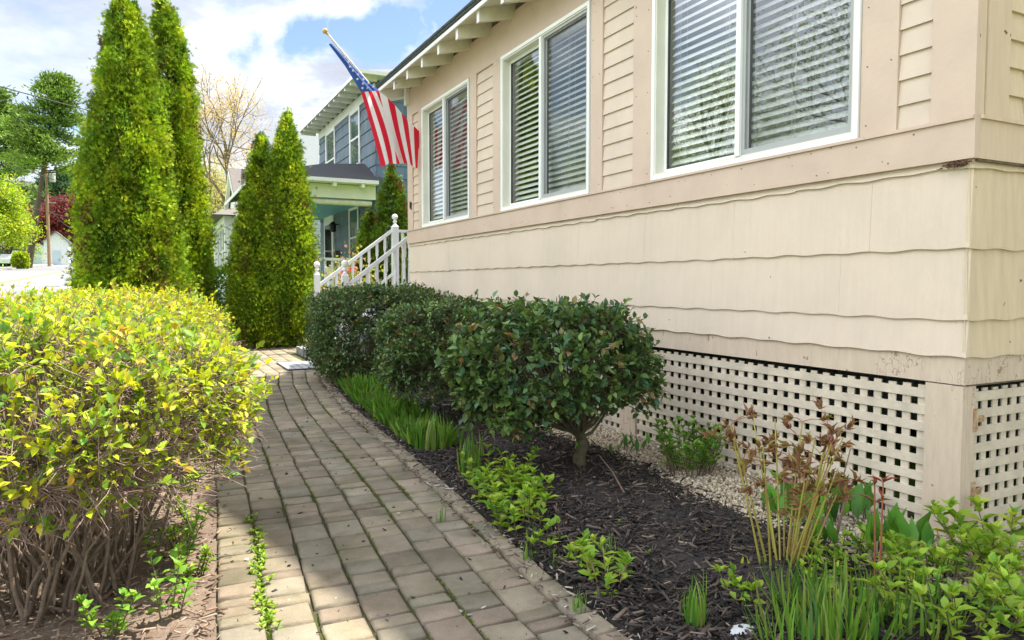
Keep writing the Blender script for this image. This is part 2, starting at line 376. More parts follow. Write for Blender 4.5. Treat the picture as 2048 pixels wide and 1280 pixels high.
def blade(bend, seg=5):
    V, T = [], []
    for i in range(seg+1):
        t = i/seg; w = .5*(1-t**2.2)+.02; a = bend*t
        y = math.sin(a)/bend if bend else t; z = -(1-math.cos(a))/bend if bend else 0
        V += [(-w, y, z+.3*w*0), (w, y, z)]
        if i: b = 2*(i-1); T += [(b, b+1, b+3), (b, b+3, b+2)]
    return np.array(V), np.array(T)
def _pebble():
    g = (1+5**.5)/2
    V = np.array([(-1,g,0),(1,g,0),(-1,-g,0),(1,-g,0),(0,-1,g),(0,1,g),(0,-1,-g),(0,1,-g),(g,0,-1),(g,0,1),(-g,0,-1),(-g,0,1)])/1.9
    T = np.array([(0,11,5),(0,5,1),(0,1,7),(0,7,10),(0,10,11),(1,5,9),(5,11,4),(11,10,2),(10,7,6),(7,1,8),(3,9,4),(3,4,2),(3,2,6),(3,6,8),(3,8,9),(4,9,5),(2,4,11),(6,2,10),(8,6,7),(9,8,1)])
    return V, T
PEBBLE = _pebble()
CHIP = (np.array([(-.5,0,0),(.5,0,0),(.42,1,0),(-.4,.93,0),(-.45,.03,1),(.45,0,1),(.36,.96,1),(-.4,.9,1)])-[0,.5,.5],
        np.array([(0,2,1),(0,3,2),(4,5,6),(4,6,7),(0,1,5),(0,5,4),(1,2,6),(1,6,5),(2,3,7),(2,7,6),(3,0,4),(3,4,7)]))

def unit(a): return a/(np.linalg.norm(a, axis=-1, keepdims=True)+1e-9)
def scatter(P, D, Nn, S, tpl):
    """copies of a template at P, its y axis along D, its z towards Nn, scaled by S (n,3) or (n,)"""
    tv, tt = tpl; P = np.asarray(P, float); n = len(P)
    a = unit(np.asarray(D, float)); b = unit(np.cross(a, np.asarray(Nn, float))); c = np.cross(b, a)*-1
    c = np.cross(b, a); c = -c; c = np.where((np.sum(c*Nn, 1) < 0)[:, None], -c, c)
    S = np.asarray(S, float); S = S[:, None]*np.ones((1, 3)) if S.ndim == 1 else S
    V = P[:, None]+b[:, None]*(tv[None, :, 0:1]*S[:, None, 0:1])+a[:, None]*(tv[None, :, 1:2]*S[:, None, 1:2])+c[:, None]*(tv[None, :, 2:3]*S[:, None, 2:3])
    T = tt[None]+(np.arange(n)*len(tv))[:, None, None]
    return V.reshape(-1, 3), T.reshape(-1, tt.shape[1]), len(tv)
def scatter_obj(name, P, D, Nn, S, tpl, cols, matname, parent=None):
    V, T, k = scatter(P, D, Nn, S, tpl)
    return np_mesh(name, V, T, matname, np.repeat(cols, k, 0), parent)
def merge(parts):
    Vs, Ts, Cs, b = [], [], [], 0
    for (V, T, C) in parts: Vs.append(V); Ts.append(T+b); Cs.append(C); b += len(V)
    return np.concatenate(Vs), np.concatenate(Ts), np.concatenate(Cs)
def rdir(n, up=0.0):
    d = rng.normal(size=(n, 3)); d = unit(d); d[:, 2] += up; return unit(d)
def mixcol(pal, n, jit=.12, w=None):
    pal = np.array(pal); k = rng.choice(len(pal), n, p=w); k2 = rng.choice(len(pal), n, p=w); t = rng.random((n, 1))*.6
    c = pal[k]*(1-t)+pal[k2]*t; return np.clip(c*(1+jit*rng.normal(size=(n, 1))), .004, 1)
def terr(y):
    y = np.asarray(y, float); return np.where(y < 14, 0, .035*(np.minimum(y, 130)-14)) + np.where(y > 130, .02*(y-130), 0)
def g(y): return float(terr(y))

# ------------------------------------------------------------------ the setting
def build_ground():
    xs = np.unique(np.r_[np.linspace(-60, 60, 49), np.linspace(-1500, -60, 14), np.linspace(60, 1500, 14)])
    ys = np.unique(np.r_[np.linspace(-30, 14, 12), np.linspace(14, 130, 30), np.linspace(130, 1800, 20), [-1500, -400, -120]])
    X, Y = np.meshgrid(xs, ys); Z = terr(Y)-.03
    V = np.stack([X, Y, Z], -1).reshape(-1, 3); w = len(xs)
    T = np.array([(j*w+i, j*w+i+1, (j+1)*w+i+1, (j+1)*w+i) for j in range(len(ys)-1) for i in range(w-1)])
    tag(np_mesh('ground', V, T, 'lawn'), kind='structure')
build_ground()

def strip(name, x0, x1, ys, dz, m, kind='structure', th=.0):
    mb = MB()
    for a, b in zip(ys[:-1], ys[1:]):
        za, zb = g(a)+dz, g(b)+dz
        mb.poly([(x0, a, za), (x1, a, za), (x1, b, zb), (x0, b, zb)], [(0, 1, 2, 3)], m)
        if th: mb.poly([(x0, a, za-th), (x1, a, za-th), (x1, b, zb-th), (x0, b, zb-th), (x0, a, za), (x1, a, za), (x1, b, zb), (x0, b, zb)], [(0, 4, 7, 3), (1, 2, 6, 5)], m)
    return tag(mb.build(name), kind=kind)
YS = [-40, 0, 14]+list(np.linspace(24, 130, 12))+[200]
strip('road', -12.0, -2.6, YS, -.020, 'road_asphalt')
strip('kerb', -2.6, -2.45, YS, .10, 'kerb_stone', th=.14)
strip('kerb', -12.15, -12.0, YS, .10, 'kerb_stone', th=.14)
strip('sidewalk', -13.7, -12.15, YS, .095, 'sidewalk_concrete', th=.14)
strip('centre_line', -7.25, -7.13, YS, -.014, 'yellow_line')
strip('centre_line', -6.98, -6.86, YS, -.014, 'yellow_line')
mb = MB()
for i, x in enumerate(np.arange(-11.4, -2.9, 1.25)):
    mb.poly([(x, 38.4, g(38.4)-.014), (x+.62, 38.4, g(38.4)-.014), (x+.62, 41.4, g(41.4)-.014), (x, 41.4, g(41.4)-.014)], [(0, 1, 2, 3)], 'white_line')
tag(mb.build('crosswalk_marking'), kind='structure')

# path: pavers laid in columns along a curve
def path_c(y):   # centre and half width
    return np.interp(y, [0, 2, 2.6, 3.6, 6.3, 8.0, 9.2], [.64, .67, .71, .79, .95, 1.13, 1.32])
HW = .535; NCOL = 7
def build_path():
    boxes = []; Vs, Ts, Cs = [], [], []; b = 0
    cw = 2*HW/NCOL
    def paver(q, z, c):
        nonlocal b
        q = np.array(q); cen = q.mean(0); ch = .006
        top = cen+(q-cen)*(1-ch*2/np.linalg.norm(q-cen, axis=1, keepdims=True)*1.2)
        tz = z+rng.normal(size=4)*.0010
        V = np.concatenate([np.c_[q, np.full(4, z-.05)], np.c_[q, np.full(4, z-.005)], np.c_[top, tz]])
        Fq = []
        for l in (0, 4):
            for i in range(4): j = (i+1) % 4; Fq.append((l+i, l+j, l+4+j, l+4+i))
        Fq.append((8, 9, 10, 11)); Vs.append(V); Ts.append(np.array(Fq)+b); Cs.append(np.tile(c, (12, 1))); b += 12
    pal = np.array([(.29,.245,.185),(.32,.27,.20),(.265,.225,.17),(.305,.245,.19),(.285,.25,.195)])
    def col():
        return np.clip(pal[rng.integers(5)]*(1+rng.normal()*.10), .1, .6)
    for k in range(NCOL+1):
        y = .3+rng.random()*.1
        edge = k == NCOL
        while y < 9.0:
            L = rng.choice([.075, .115, .155, .20], p=[.25, .3, .3, .15]) if not edge else rng.choice([.15, .2])
            gap = .0045+rng.random()*.003
            def pt(yy, u):
                c = path_c(yy); dx = (path_c(yy+.05)-path_c(yy-.05))/.1
                off = -HW+u; return (c+off, yy-off*dx*.6)
            u0, u1 = (k*cw+gap, (k+1)*cw-gap) if not edge else (2*HW+.004, 2*HW+.085)
            jt = rng.normal(size=2)*.0035
            q = [pt(y+gap, u0), pt(y+gap, u1), pt(y+L-gap, u1), pt(y+L-gap, u0)]
            q = [(p[0]+jt[0]*.5+rng.normal()*.0022, p[1]+jt[1]+rng.normal()*.0028) for p in q]
            paver(q, (.002 if not edge else .012)+rng.normal()*.0016, col())
            y += L
    # the square landing in front of the steps
    x = -.6
    nx = 0
    for i in range(20):
        x0 = -1.0+i*.17; y = 9.08
        while y < 12.6:
            L = rng.choice([.17, .22, .26])
            xa, xb = x0+.005, x0+.165
            if xb < 2.02 or y > 11.6: paver([(xa, y+.005), (xb, y+.005), (xb, y+L-.005), (xa, y+L-.005)], rng.normal()*.0015+.001, col())
            y += L
    o = np_mesh('garden_path', np.concatenate(Vs), np.concatenate(Ts), 'paver', np.concatenate(Cs)); tag(o, kind='structure')
    mb = MB()
    ys = np.linspace(.2, 9.1, 40)
    for a, c in zip(ys[:-1], ys[1:]):
        mb.poly([(path_c(a)-HW-.005, a, -.014), (path_c(a)+HW+.115, a, -.014), (path_c(c)+HW+.115, c, -.014), (path_c(c)-HW-.005, c, -.014)], [(0, 1, 2, 3)], 'joint_sand')
    mb.poly([(-1.0, 9.1, -.014), (2.4, 9.1, -.014), (2.4, 12.65, -.014), (-1.0, 12.65, -.014)], [(0, 1, 2, 3)], 'joint_sand')
    tag(mb.build('path_bed'), kind='structure')
build_path()

def sheet(name, fx0, fx1, y0, y1, z, m, n=60, nx=24, amp=.012, hump=0.0):
    ys = np.linspace(y0, y1, n); V = []
    for y in ys:
        a, b_ = fx0(y), fx1(y)
        for t in np.linspace(0, 1, nx):
            x = a+(b_-a)*t
            zz = z+amp*(math.sin(x*9+y*5)+math.sin(x*17-y*11+1)*.6+math.sin(y*23+x*3)*.4)*min(1, 4*t*(1-t)*3)+hump*math.sin(math.pi*t)
            V.append((x, y, zz))
    T = np.array([(j*nx+i, j*nx+i+1, (j+1)*nx+i+1, (j+1)*nx+i) for j in range(n-1) for i in range(nx-1)])
    return tag(np_mesh(name, np.array(V), T, m, smooth=True), kind='structure')
bed_l = lambda y: path_c(y)+HW+.10
GX = lambda y: 2.38+.10*math.sin(y*2.1)   # where the mulch ends and the gravel begins
sheet('mulch_bed', bed_l, lambda y: 2.75, .3, 9.0, .004, 'mulch_soil', amp=.006, hump=.03)
sheet('gravel_bed', lambda y: 2.25, lambda y: 3.3, .3, 8.95, .012, 'gravel_base', amp=.003)
sheet('soil_bed', lambda y: -2.4, lambda y: path_c(y)-HW-.002, .2, 9.05, -.012, 'soil', amp=.008, hump=.02)
sheet('soil_bed', lambda y: 1.0, lambda y: 3.6, 12.62, 14.4, -.004, 'red_mulch', amp=.008)

def chips(name, n, xf, yr, z, pal, size, label, w=None, wid=.16, lift=.02):
    y = rng.uniform(yr[0], yr[1], n); a, b_ = xf(y); x = a+(b_-a)*rng.random(n)
    P = np.c_[x, y, z+rng.random(n)*lift]
    D = rdir(n); D[:, 2] *= .28; D = unit(D); Nn = np.tile([0, 0, 1.], (n, 1))+rng.normal(size=(n, 3))*.35
    L = size*np.exp(np.clip(rng.normal(size=n)*.5, -2, .9)); S = np.c_[L*wid*(.6+rng.random(n)), L, L*.07+.001]
    return tag(scatter_obj(name, P, D, unit(Nn), S, CHIP, mixcol(pal, n, .2, w), 'chips'), kind='stuff', label=label, cat='mulch')
bl = np.vectorize(bed_l); gx = np.vectorize(GX)
DARK = [(.018,.015,.014),(.036,.029,.026),(.062,.047,.038),(.115,.085,.065),(.25,.19,.14)]
chips('bark_mulch', 26000, lambda y: (bl(y)+.01, gx(y)+.04*rng.normal(size=len(y))+.10), (1.0, 5.2), .022, DARK, .034, 'black shredded bark mulch covering the bed under the dark shrubs', [.32,.30,.2,.12,.06], wid=.11)
chips('bark_mulch', 5000, lambda y: (bl(y), bl(y)+1.2), (5.2, 8.9), .022, DARK, .045, 'dark bark mulch under the farther clipped shrubs', [.34,.33,.2,.09,.04])
BROWN = [(.20,.125,.085),(.28,.19,.135),(.13,.085,.06),(.36,.27,.20)]
chips('bark_litter', 9000, lambda y: (-1.6+0*y, path_c(y)-HW+.05*rng.normal(size=len(y))*(rng.random(len(y)) < .5)+.0), (1.8, 7.5), .004, BROWN, .026, 'reddish brown bark crumbs and dry litter on the soil beside the path', lift=.012)
chips('bark_litter', 2500, lambda y: (1.0+0*y, 3.5+0*y), (12.7, 14.3), .006, BROWN, .04, 'rusty bark litter around the foot of the middle evergreens', lift=.012)
chips('bark_litter', 1800, lambda y: (bl(y)-.14, bl(y)+.09), (1.2, 8.8), .010, [(.10,.06,.05),(.2,.14,.11),(.4,.36,.30)], .02, 'crumbs of bark and grit along the edge between path and bed', lift=.012)
chips('path_crumbs', 420, lambda y: (path_c(y)-HW, path_c(y)+HW), (1.6, 8.5), .004, [(.03,.025,.02),(.06,.045,.035),(.5,.47,.40)], .010, 'dark crumbs and specks of bark scattered over the pavers', [.5,.35,.15], wid=.5, lift=.001)
def gravel():
    n = 26000; y = rng.uniform(1.0, 5.6, n); a = gx(y)+.03*rng.normal(size=n)-.02; x = a+(3.05-a)*rng.random(n)
    k = rng.random(n) < .12; x[k] = 3.05+rng.random(k.sum())*.2; y[k] = 1.0+rng.random(k.sum())*.85
    P = np.c_[x, y, .016+rng.random(n)*.010]; s = .0065*np.exp(rng.normal(size=n)*.28)
    S = np.c_[s*(.8+.6*rng.random(n)), s*(.8+.6*rng.random(n)), s*.8]
    pal = [(.46,.37,.24),(.56,.48,.34),(.34,.26,.17),(.60,.54,.43),(.27,.22,.16)]
    tag(scatter_obj('gravel', P, rdir(n), rdir(n), S, PEBBLE, mixcol(pal, n, .12), 'pebbles'), kind='stuff', label='pale tan pea gravel in a strip along the lattice', cat='gravel')
gravel()
strip('bounce_ground', 1.6, 9.0, [-14, -6, 0, .28], -.015, 'bounce_paving')  # unseen tan ground added to bounce warm light onto the side wall
def lawn_grass():
    parts = []
    n = 26000; x = rng.uniform(-.8, 3.8, n); y = rng.uniform(12.7, 23, n); keep = (y > 14.1) | (x < 1.05); x, y = x[keep], y[keep]; n = len(x)
    P = np.c_[x, y, terr(y)-.03]; D = rdir(n, 1.6); S = np.c_[np.full(n, .02), .07+.05*rng.random(n), np.full(n, .08)]
    V, T, k = scatter(P, D, rdir(n), S, blade(.8, 2)); C = np.repeat(mixcol([(.22,.42,.02),(.30,.50,.03),(.14,.32,.02)], n), k, 0)
    tag(np_mesh('lawn_grass', V, T, 'leaf_thin', C), kind='stuff', label='bright sunlit lawn grass behind the yellow green shrubs', cat='grass')
lawn_grass()

# ------------------------------------------------------------------ beige house
Xw = 3.017; YN = 1.80; YF = 8.93
H = thing('beige_house', 'beige house with enclosed porch, lattice skirt and white sliding windows', 'house', (Xw, YN, 0))
def shake_course(mb, axis, a0, a1, zb, zt, seed, m, w=.85, first=None):
    """wavy bottomed shingles on a wall: axis 'y' = wall at x=Xw facing -x, 'x' = wall at y=YN facing -y"""
    rs = np.random.default_rng(seed); p = a0; joints = [a0]
    p += w*(rs.random()*.7+.3) if first is None else first
    while p < a1-.1: joints.append(p); p += w*(.9+.25*rs.random())
    joints.append(a1); ph = rs.random()*6
    for j0, j1 in zip(joints[:-1], joints[1:]):
        n = max(2, int((j1-j0)/.03)); s = np.linspace(j0+.0006, j1-.0006, n); dz = rs.normal()*.0015; dx = rs.normal()*.0008
        wv = .0035*np.sin(s*2*np.pi/.235+ph)+.0016*np.sin(s*2*np.pi/.39+ph*2)+dz
        P = []
        for i in range(n):
            for (d, z) in ((.004, zt), (.017+dx, zb+wv[i]), (.0, zb+wv[i]+.001)):
                P.append((Xw-d, s[i], z) if axis == 'y' else (s[i], YN-d, z))
        Fs = []
        for i in range(n-1):
            a = 3*i; Fs += [(a, a+1, a+4, a+3), (a+1, a+2, a+5, a+4)]
        Fs += [(0, 2, 1), (3*n-3, 3*n-2, 3*n-1)]
        mb.poly(P, Fs, m)
mb = MB(); 
courses = [(1.574, 1.625), (1.242, 1.59), (.945, 1.26), (.788, .962)]
for i, (zb, zt) in enumerate(courses): shake_course(mb, 'y', YN-.017, YF, zb, zt, 5+i, 'siding_paint', first=(.9, .46, .62, 1.0)[i])
mb.build('shingle_siding', H)
mb = MB()
for i, (zb, zt) in enumerate(courses): shake_course(mb, 'x', Xw-.017, 8.0, zb, zt, 25+i, 'side_paint', first=(.8, .31, .7, 1.2)[i])
mb.build('shingle_siding', H)
# solid walls behind (with the window openings left open)
WINS = [(2.31, 3.87), (4.63, 6.16), (6.92, 8.37)]; WZ0, WZ1 = 1.80, 3.215
mb = MB(); xi = Xw+.12
mb.box(Xw, xi, YN+.12, YF, .80, WZ0, 'bare_wood_and_shade'); mb.box(Xw, xi, YN+.12, YF, WZ1, 3.62, 'bare_wood_and_shade')
prev = YN+.12
for (a, c) in WINS+[(YF, YF)]:
    mb.box(Xw, xi, prev, a, WZ0+.001, WZ1-.001, 'bare_wood_and_shade'); prev = c
mb.box(Xw+.002, 8, YN, YN+.118, .80, 3.55, 'bare_wood_and_shade')
mb.box(Xw+.125, 5.0, YF-.12, YF-.003, .80, 3.55, 'bare_wood_and_shade')
mb.build('wall', H)
mb = MB(); mb.box(xi+.01, 5.0, YN+.13, YF-.13, .82, .9, 'interior'); mb.box(5.0, 5.1, YN+.13, 12.5, .02, 3.9, 'interior'); mb.box(xi+.01, 4.99, YN+.13, YF-.13, 3.45, 3.5, 'interior')
mb.box(xi+.6, xi+1.5, 3.2, 3.6, .9, 2.4, 'interior')
mb.build('room', H)
# far end wall clapboards (faces +y) and the wall behind
mb = MB(); mb.box(Xw+.0, 5.0, YF, YF+.02, .02, 3.6, 'trim_paint'); mb.build('end_wall', H)
# trim
T_ = MB()
X1 = Xw-.022
def tbox(y0, y1, z0, z1, d=.022, m='trim_paint'): T_.box(Xw-d, Xw-.0005, y0, y1, z0, z1, m)
tbox(YN-.0338, YF+.012, 1.607, 1.772, .034)                      # belt board
T_.box(Xw-.045, Xw-.034, YN-.03, YF+.012, 1.765, 1.779, 'trim_paint')
tbox(YN-.024, 1.962, 1.7725, 3.3, .024); 
for (a, c) in ((2.12, 2.305), (3.885, 4.088), (4.466, 4.62), (6.19, 6.353), (6.748, 6.905), (8.385, 8.53), (8.74, YF+.01)): tbox(a, c, 1.7725, 3.22, .022)
tbox(1.9625, YF+.01, 3.2205, 3.56, .0225)
# nail heads and small chips in the boards
for k in range(46):
    y = rng.uniform(1.85, 8.6); z = rng.choice([1.64, 1.74])+rng.normal()*.008
    T_.box(Xw-.0352, Xw-.0338, y, y+.004+.004*rng.random(), z, z+.004+.004*rng.random(), 'bare_wood_and_shade')
for y in (2.15, 2.27, 1.84, 1.94, 3.92, 4.05, 4.5, 4.59, 6.2, 6.33, 6.78, 6.87, 8.42):
    for z in np.arange(1.83, 3.2, .27): T_.box(Xw-.0255, Xw-.0218, y, y+.0045, z, z+.005, 'bare_wood_and_shade') if rng.random() < .6 else None
T_.build('trim_board', H)
T_ = MB()
T_.box(Xw+.0005, 8, YN-.034, YN-.0005, 1.607, 1.7725, 'side_trim')
T_.box(Xw+.0, Xw+.045, YN-.020, YN-.0005, 1.773, 3.3, 'side_trim'); T_.box(Xw+.050, 3.222, YN-.026, YN-.0005, 1.773, 3.3, 'side_trim')
T_.box(3.362, 3.60, YN-.024, YN-.0005, 1.773, 3.3, 'side_trim'); T_.box(Xw-.01, 8, YN-.022, YN-.0005, 3.3, 3.56, 'side_trim')
T_.box(Xw+.0, 8, YN-.046, YN-.0345, 1.7655, 1.780, 'side_trim'); T_.box(Xw+.004, 8, YN-.030, YN-.0185, 1.598, 1.6065, 'bare_wood_and_shade'); T_.box(Xw+.0455, Xw+.0495, YN-.012, YN-.0005, 1.774, 3.3, 'bare_wood_and_shade'); T_.box(3.2225, 3.2255, YN-.019, YN-.001, 1.781, 3.3, 'bare_wood_and_shade'); T_.box(Xw+.02, 8, YN-.0045, YN-.001, .667, .6735, 'bare_wood_and_shade')  # dark strip under the belt board is its shadow line, put in as colour
T_.build('trim_board', H)
def laps(axis, a0, a1, m, z0=1.775, z1=3.22, e=.111):
    mb = MB(); z = z0
    while z < z1:
        zt = min(z+e+.01, z1)
        for sgn in (0,):
            if axis == 'y':
                P = [(Xw-.002, a0, zt), (Xw-.002, a1, zt), (Xw-.015, a1, z), (Xw-.015, a0, z), (Xw, a1, z), (Xw, a0, z)]
            else:
                P = [(a1, YN-.002, zt), (a0, YN-.002, zt), (a0, YN-.018, z), (a1, YN-.018, z), (a0, YN, z), (a1, YN, z)]
            mb.poly(P, [(0, 3, 2, 1), (3, 5, 4, 2), (0, 5, 3), (1, 2, 4)], m)
        z += e
    return mb.build('clapboard_siding', H)
for a, c in ((1.963, 2.119), (4.089, 4.465), (6.354, 6.747), (8.531, 8.739)): laps('y', a, c, 'clapboard_paint', z0=1.7785)
laps('x', 3.223, 3.361, 'side_paint', z0=1.774, e=.116, z1=3.3)
# skirt board, post, lattice
mb = MB(); mb.box(Xw-.004, Xw+.03, YN-.004, YF, .673, .80, 'peeling_paint'); mb.build('skirt_board', H)
mb = MB(); mb.box(Xw-.0035, 8, YN-.005, YN+.025, .674, .80, 'peeling_paint'); mb.build('skirt_board', H)
def frustum_post(y0, y1):
    mb = MB(); mb.box(Xw-.002, Xw+.03, y0, y1, -.02, .668, 'peeling_paint'); return mb
frustum_post(YN-.001, 1.962).build('skirt_post', H)
mb = MB(); mb.box(Xw+.0305, Xw+.085, YN-.002, YN+.03, -.02, .668, 'peeling_paint'); mb.build('skirt_post', H)
for y0 in (4.06, 6.4, 8.75): frustum_post(y0, y0+.17).build('skirt_post', H)
def lattice(a0, a1, axis, parent):
    mb = MB(); rs = random.Random(int(a0*100))
    def bx(u0, u1, d0, d1, z0, z1):
        if axis == 'y': mb.box(Xw+d0, Xw+d1, u0, u1, z0, z1, 'lattice_paint')
        else: mb.box(u0, u1, YN+d0, YN+d1, z0, z1, 'lattice_paint')
    n = int((a1-a0)/.0725)
    for i in range(n+1):
        u = a0+.004+i*.0725+rs.uniform(-.002, .002)
        if u+.038 > a1: break
        bx(u, u+.038, .0185, .0255, -.015, .650+rs.uniform(-.004, .004))
    for k in range(9):
        z = .636-k*.0745-.040; bx(a0, a1, .011, .018, z, z+.040+rs.uniform(-.001, .001))
    return mb.build('lattice_panel' if axis == 'y' else 'lattice_door', parent)
lattice(1.966, 4.055, 'y', H); lattice(4.235, 6.395, 'y', H); lattice(6.575, 8.745, 'y', H)
LD = lattice(3.112, 4.3, 'x', H)
mb = MB(); mb.box(4.31, 8, YN, YN+.03, -.02, .668, 'peeling_paint'); mb.build('skirt_post', H)
for z in (.52, .205):
    mb = MB(); mb.box(Xw+.072, Xw+.094, YN-.006, YN-.0025, z-.05, z+.05, 'rust'); mb.box(Xw+.0945, Xw+.165, YN+.0055, YN+.0105, z-.014, z+.014, 'rust')
    mb.tube([(Xw+.0945, YN-.004, z-.045), (Xw+.0945, YN-.004, z+.045)], .006, 'rust')
    for q in (.105, .13, .152): mb.lathe((Xw+q, YN+.0055, z), [(.004, -.003), (.004, .003)], 'rust', 8)
    mb.build('hinge', H)
# small things fixed on or nailed to the wall
mb = MB()
for (a, c) in (((8.832, 2.145), (8.832, 2.055)), ((8.832, 2.10), (8.775, 2.125)), ((8.775, 2.125), (8.795, 2.035))):
    mb.bar((Xw-.028, a[0], a[1]), (Xw-.028, c[0], c[1]), .006, .011, 'black_metal', up=(1, 0, 0))
mb.build('house_number', H)
mb = MB()
mb.tube([(3.36, YN-.034, 1.69), (3.36, YN-.06, 1.69), (3.37, YN-.065, 1.672), (3.39, YN-.065, 1.668), (3.405, YN-.065, 1.685)], .003, 'bare_wood_and_shade')
mb.build('cup_hook', H)
def nest():
    n = 90; c = np.array([Xw-.03, 1.84, 1.592]); P = c+rng.normal(size=(n, 3))*[.006, .026, .006]; P[:, 2] = np.minimum(P[:, 2], 1.604)
    L = []; 
    for p in P: d = rdir(1)[0]*[.4, 1, .3]; L.append(np.array([p-d*.012, p, p+d*.014+rng.normal(size=3)*.004]))
    tubes_obj('old_mud_nest', L, [np.array([.0018]*3)]*n, 'nest', H, 4)
nest()

def pane(mb, x, a, b_, c, d, m='glass'):
    mb.poly([(x, a, c), (x, b_, c), (x, b_, d), (x, a, d)], [(0, 3, 2, 1)], m)   # one sheet, facing the street
def window(y0, y1):
    """horizontal slider: frame > sashes, glass, screen, blind"""
    z0, z1 = WZ0, WZ1; ym = (y0+y1)/2
    mb = MB(); W = 'window_white'; xo = Xw-.034
    def ring(mb, a, b_, c, d, w, xa, xb, m, wb=None):
        wb = wb or w
        mb.box(xa, xb, a, b_, c, c+wb, m); mb.box(xa, xb, a, b_, d-w, d, m); mb.box(xa, xb, a, a+w, c+wb, d-w, m); mb.box(xa, xb, b_-w, b_, c+wb, d-w, m)
    ring(mb, y0, y1, z0-.022, z1+.004, .028, xo, Xw+.0, W)
    ring(mb, y0+.0285, y1-.0285, z0+.0065, z1-.0245, .012, xo+.008, Xw+.07, 'sash_cream')
    mb.box(xo-.002, Xw+.03, ym-.022, ym+.012, z0+.0185, z1-.0365, W)
    f = mb.build('window', H)
    # far (left in the picture) sash, set deep
    mb = MB(); ring(mb, ym+.0125, y1-.041, z0+.019, z1-.037, .030, Xw+.042, Xw+.060, W); ring(mb, ym+.043, y1-.0715, z0+.0495, z1-.0675, .007, Xw+.041, Xw+.058, 'gasket')
    mb.build('sash', f)
    mb = MB(); pane(mb, Xw+.049, ym+.045, y1-.073, z0+.051, z1-.069); mb.build('glass', f)
    # near sash with the insect screen in front
    mb = MB(); ring(mb, y0+.041, ym-.023, z0+.019, z1-.037, .026, Xw+.008, Xw+.026, 'window_white'); ring(mb, y0+.0675, ym-.0495, z0+.0455, z1-.0635, .007, Xw+.010, Xw+.024, 'gasket')
    mb.build('sash', f)
    mb = MB(); pane(mb, Xw+.017, y0+.0715, ym-.0535, z0+.0495, z1-.0675); mb.build('glass', f)
    mb = MB(); ring(mb, y0+.0415, ym-.0235, z0+.0195, z1-.0375, .022, Xw-.018, Xw-.008, 'screen_frame', wb=.032)
    pane(mb, Xw-.013, y0+.0635, ym-.0455, z0+.0515, z1-.0595, 'insect_screen'); mb.build('insect_screen', f)
    mb = MB(); p = .051; k = 0; z = z0+.045; tl = R(46)
    while z < z1-.06:
        for (a, b_) in ((y0+.055, y1-.06),):
            c = Xw+.105; dx = .025*math.cos(tl); dz = .025*math.sin(tl)
            mb.poly([(c-dx, a, z-dz), (c, a, z+.003), (c+dx, a, z+dz), (c-dx, b_, z-dz), (c, b_, z+.003), (c+dx, b_, z+dz),
                     (c-dx, a, z-dz-.0025), (c, a, z+.0005), (c+dx, a, z+dz-.0025), (c-dx, b_, z-dz-.0025), (c, b_, z+.0005), (c+dx, b_, z+dz-.0025)],
                    [(0,1,4,3), (1,2,5,4), (6,9,10,7), (7,10,11,8), (0,3,9,6), (2,8,11,5), (0,6,7,1), (1,7,8,2), (3,4,10,9), (4,5,11,10)], 'blind_slat')
        z += p*(1+.02*rng.normal())
    for fr in (.08, .30, .62, .90):
        yy = y0+(y1-y0)*fr
        for dx in (.078, .132): mb.tube([(Xw+dx, yy, z0+.03), (Xw+dx, yy, z1-.03)], .0013, 'cord', 4)
        mb.tube([(Xw+.076, yy+.02, z0+.03), (Xw+.076, yy+.02, z1-.03)], .0009, 'cord', 4)
    mb.box(Xw+.08, Xw+.135, y0+.05, y1-.055, z1-.06, z1-.005, 'blind_slat')
    mb.lathe((Xw+.07, y0+.46, z0+.42), [(.001, .035), (.006, .026), (.009, .008), (.007, 0)], 'blind_slat', 8); mb.tube([(Xw+.07, y0+.46, z0+.45), (Xw+.075, y0+.45, z1-.04)], .001, 'cord', 4)
    mb.build('blind', f)
for (a, c) in WINS: window(a, c)

# roof of the porch, exposed rafter tails, and the taller body of the house behind
XE = 2.63; SL = .265
def rz(x): return 3.565+(x-XE)*SL
mb = MB()
mb.prism([(XE, rz(XE)-.012), (5.1, rz(5.1)-.012), (5.1, rz(5.1)+.045), (XE-.015, rz(XE)+.04), (XE-.015, rz(XE)-.0)], 'y', YN-.5, 8.99, 'shingle_dark')
roof = mb.build('roof', H)
mb = MB()  # butt edges of the shingle courses that show along the eave
y = YN-.5
while y < 8.98:
    w = rng.uniform(.09, .2); mb.box(XE-.022, XE+.03, y, min(y+w-.006, 8.99), rz(XE)+.022+rng.uniform(0, .006), rz(XE)+.048+rng.uniform(0, .006), 'shingle_dark'); y += w
mb.build('eave_shingle', roof)
mb = MB(); mb.prism([(XE+.012, rz(XE+.012)-.034), (Xw+.1, rz(Xw+.1)-.034), (Xw+.1, rz(Xw+.1)-.013), (XE+.012, rz(XE+.012)-.013)], 'y', YN-.49, 8.97, 'soffit_paint'); mb.build('soffit', roof)
mb = MB(); mb.box(XE-.006, XE+.0115, YN-.5, 8.99, rz(XE)-.05, rz(XE)-.0125, 'white_paint'); mb.build('drip_edge', roof)
yy = 1.5
while yy < 8.9:
    w = .045; mb = MB(); t = .0345
    mb.prism([(2.662, rz(2.662)-t), (Xw+.02, rz(Xw+.02)-t), (Xw+.02, rz(Xw+.02)-.125-t), (2.662, rz(2.662)-.118-t)], 'y', yy-w/2+.0, yy+w/2, 'soffit_paint')
    mb.box(2.655, 2.6615, yy-w/2-.004, yy+w/2+.004, rz(2.66)-.155, rz(2.66)-t-.001, 'white_paint')
    mb.build('rafter_tail', roof); yy += .4935
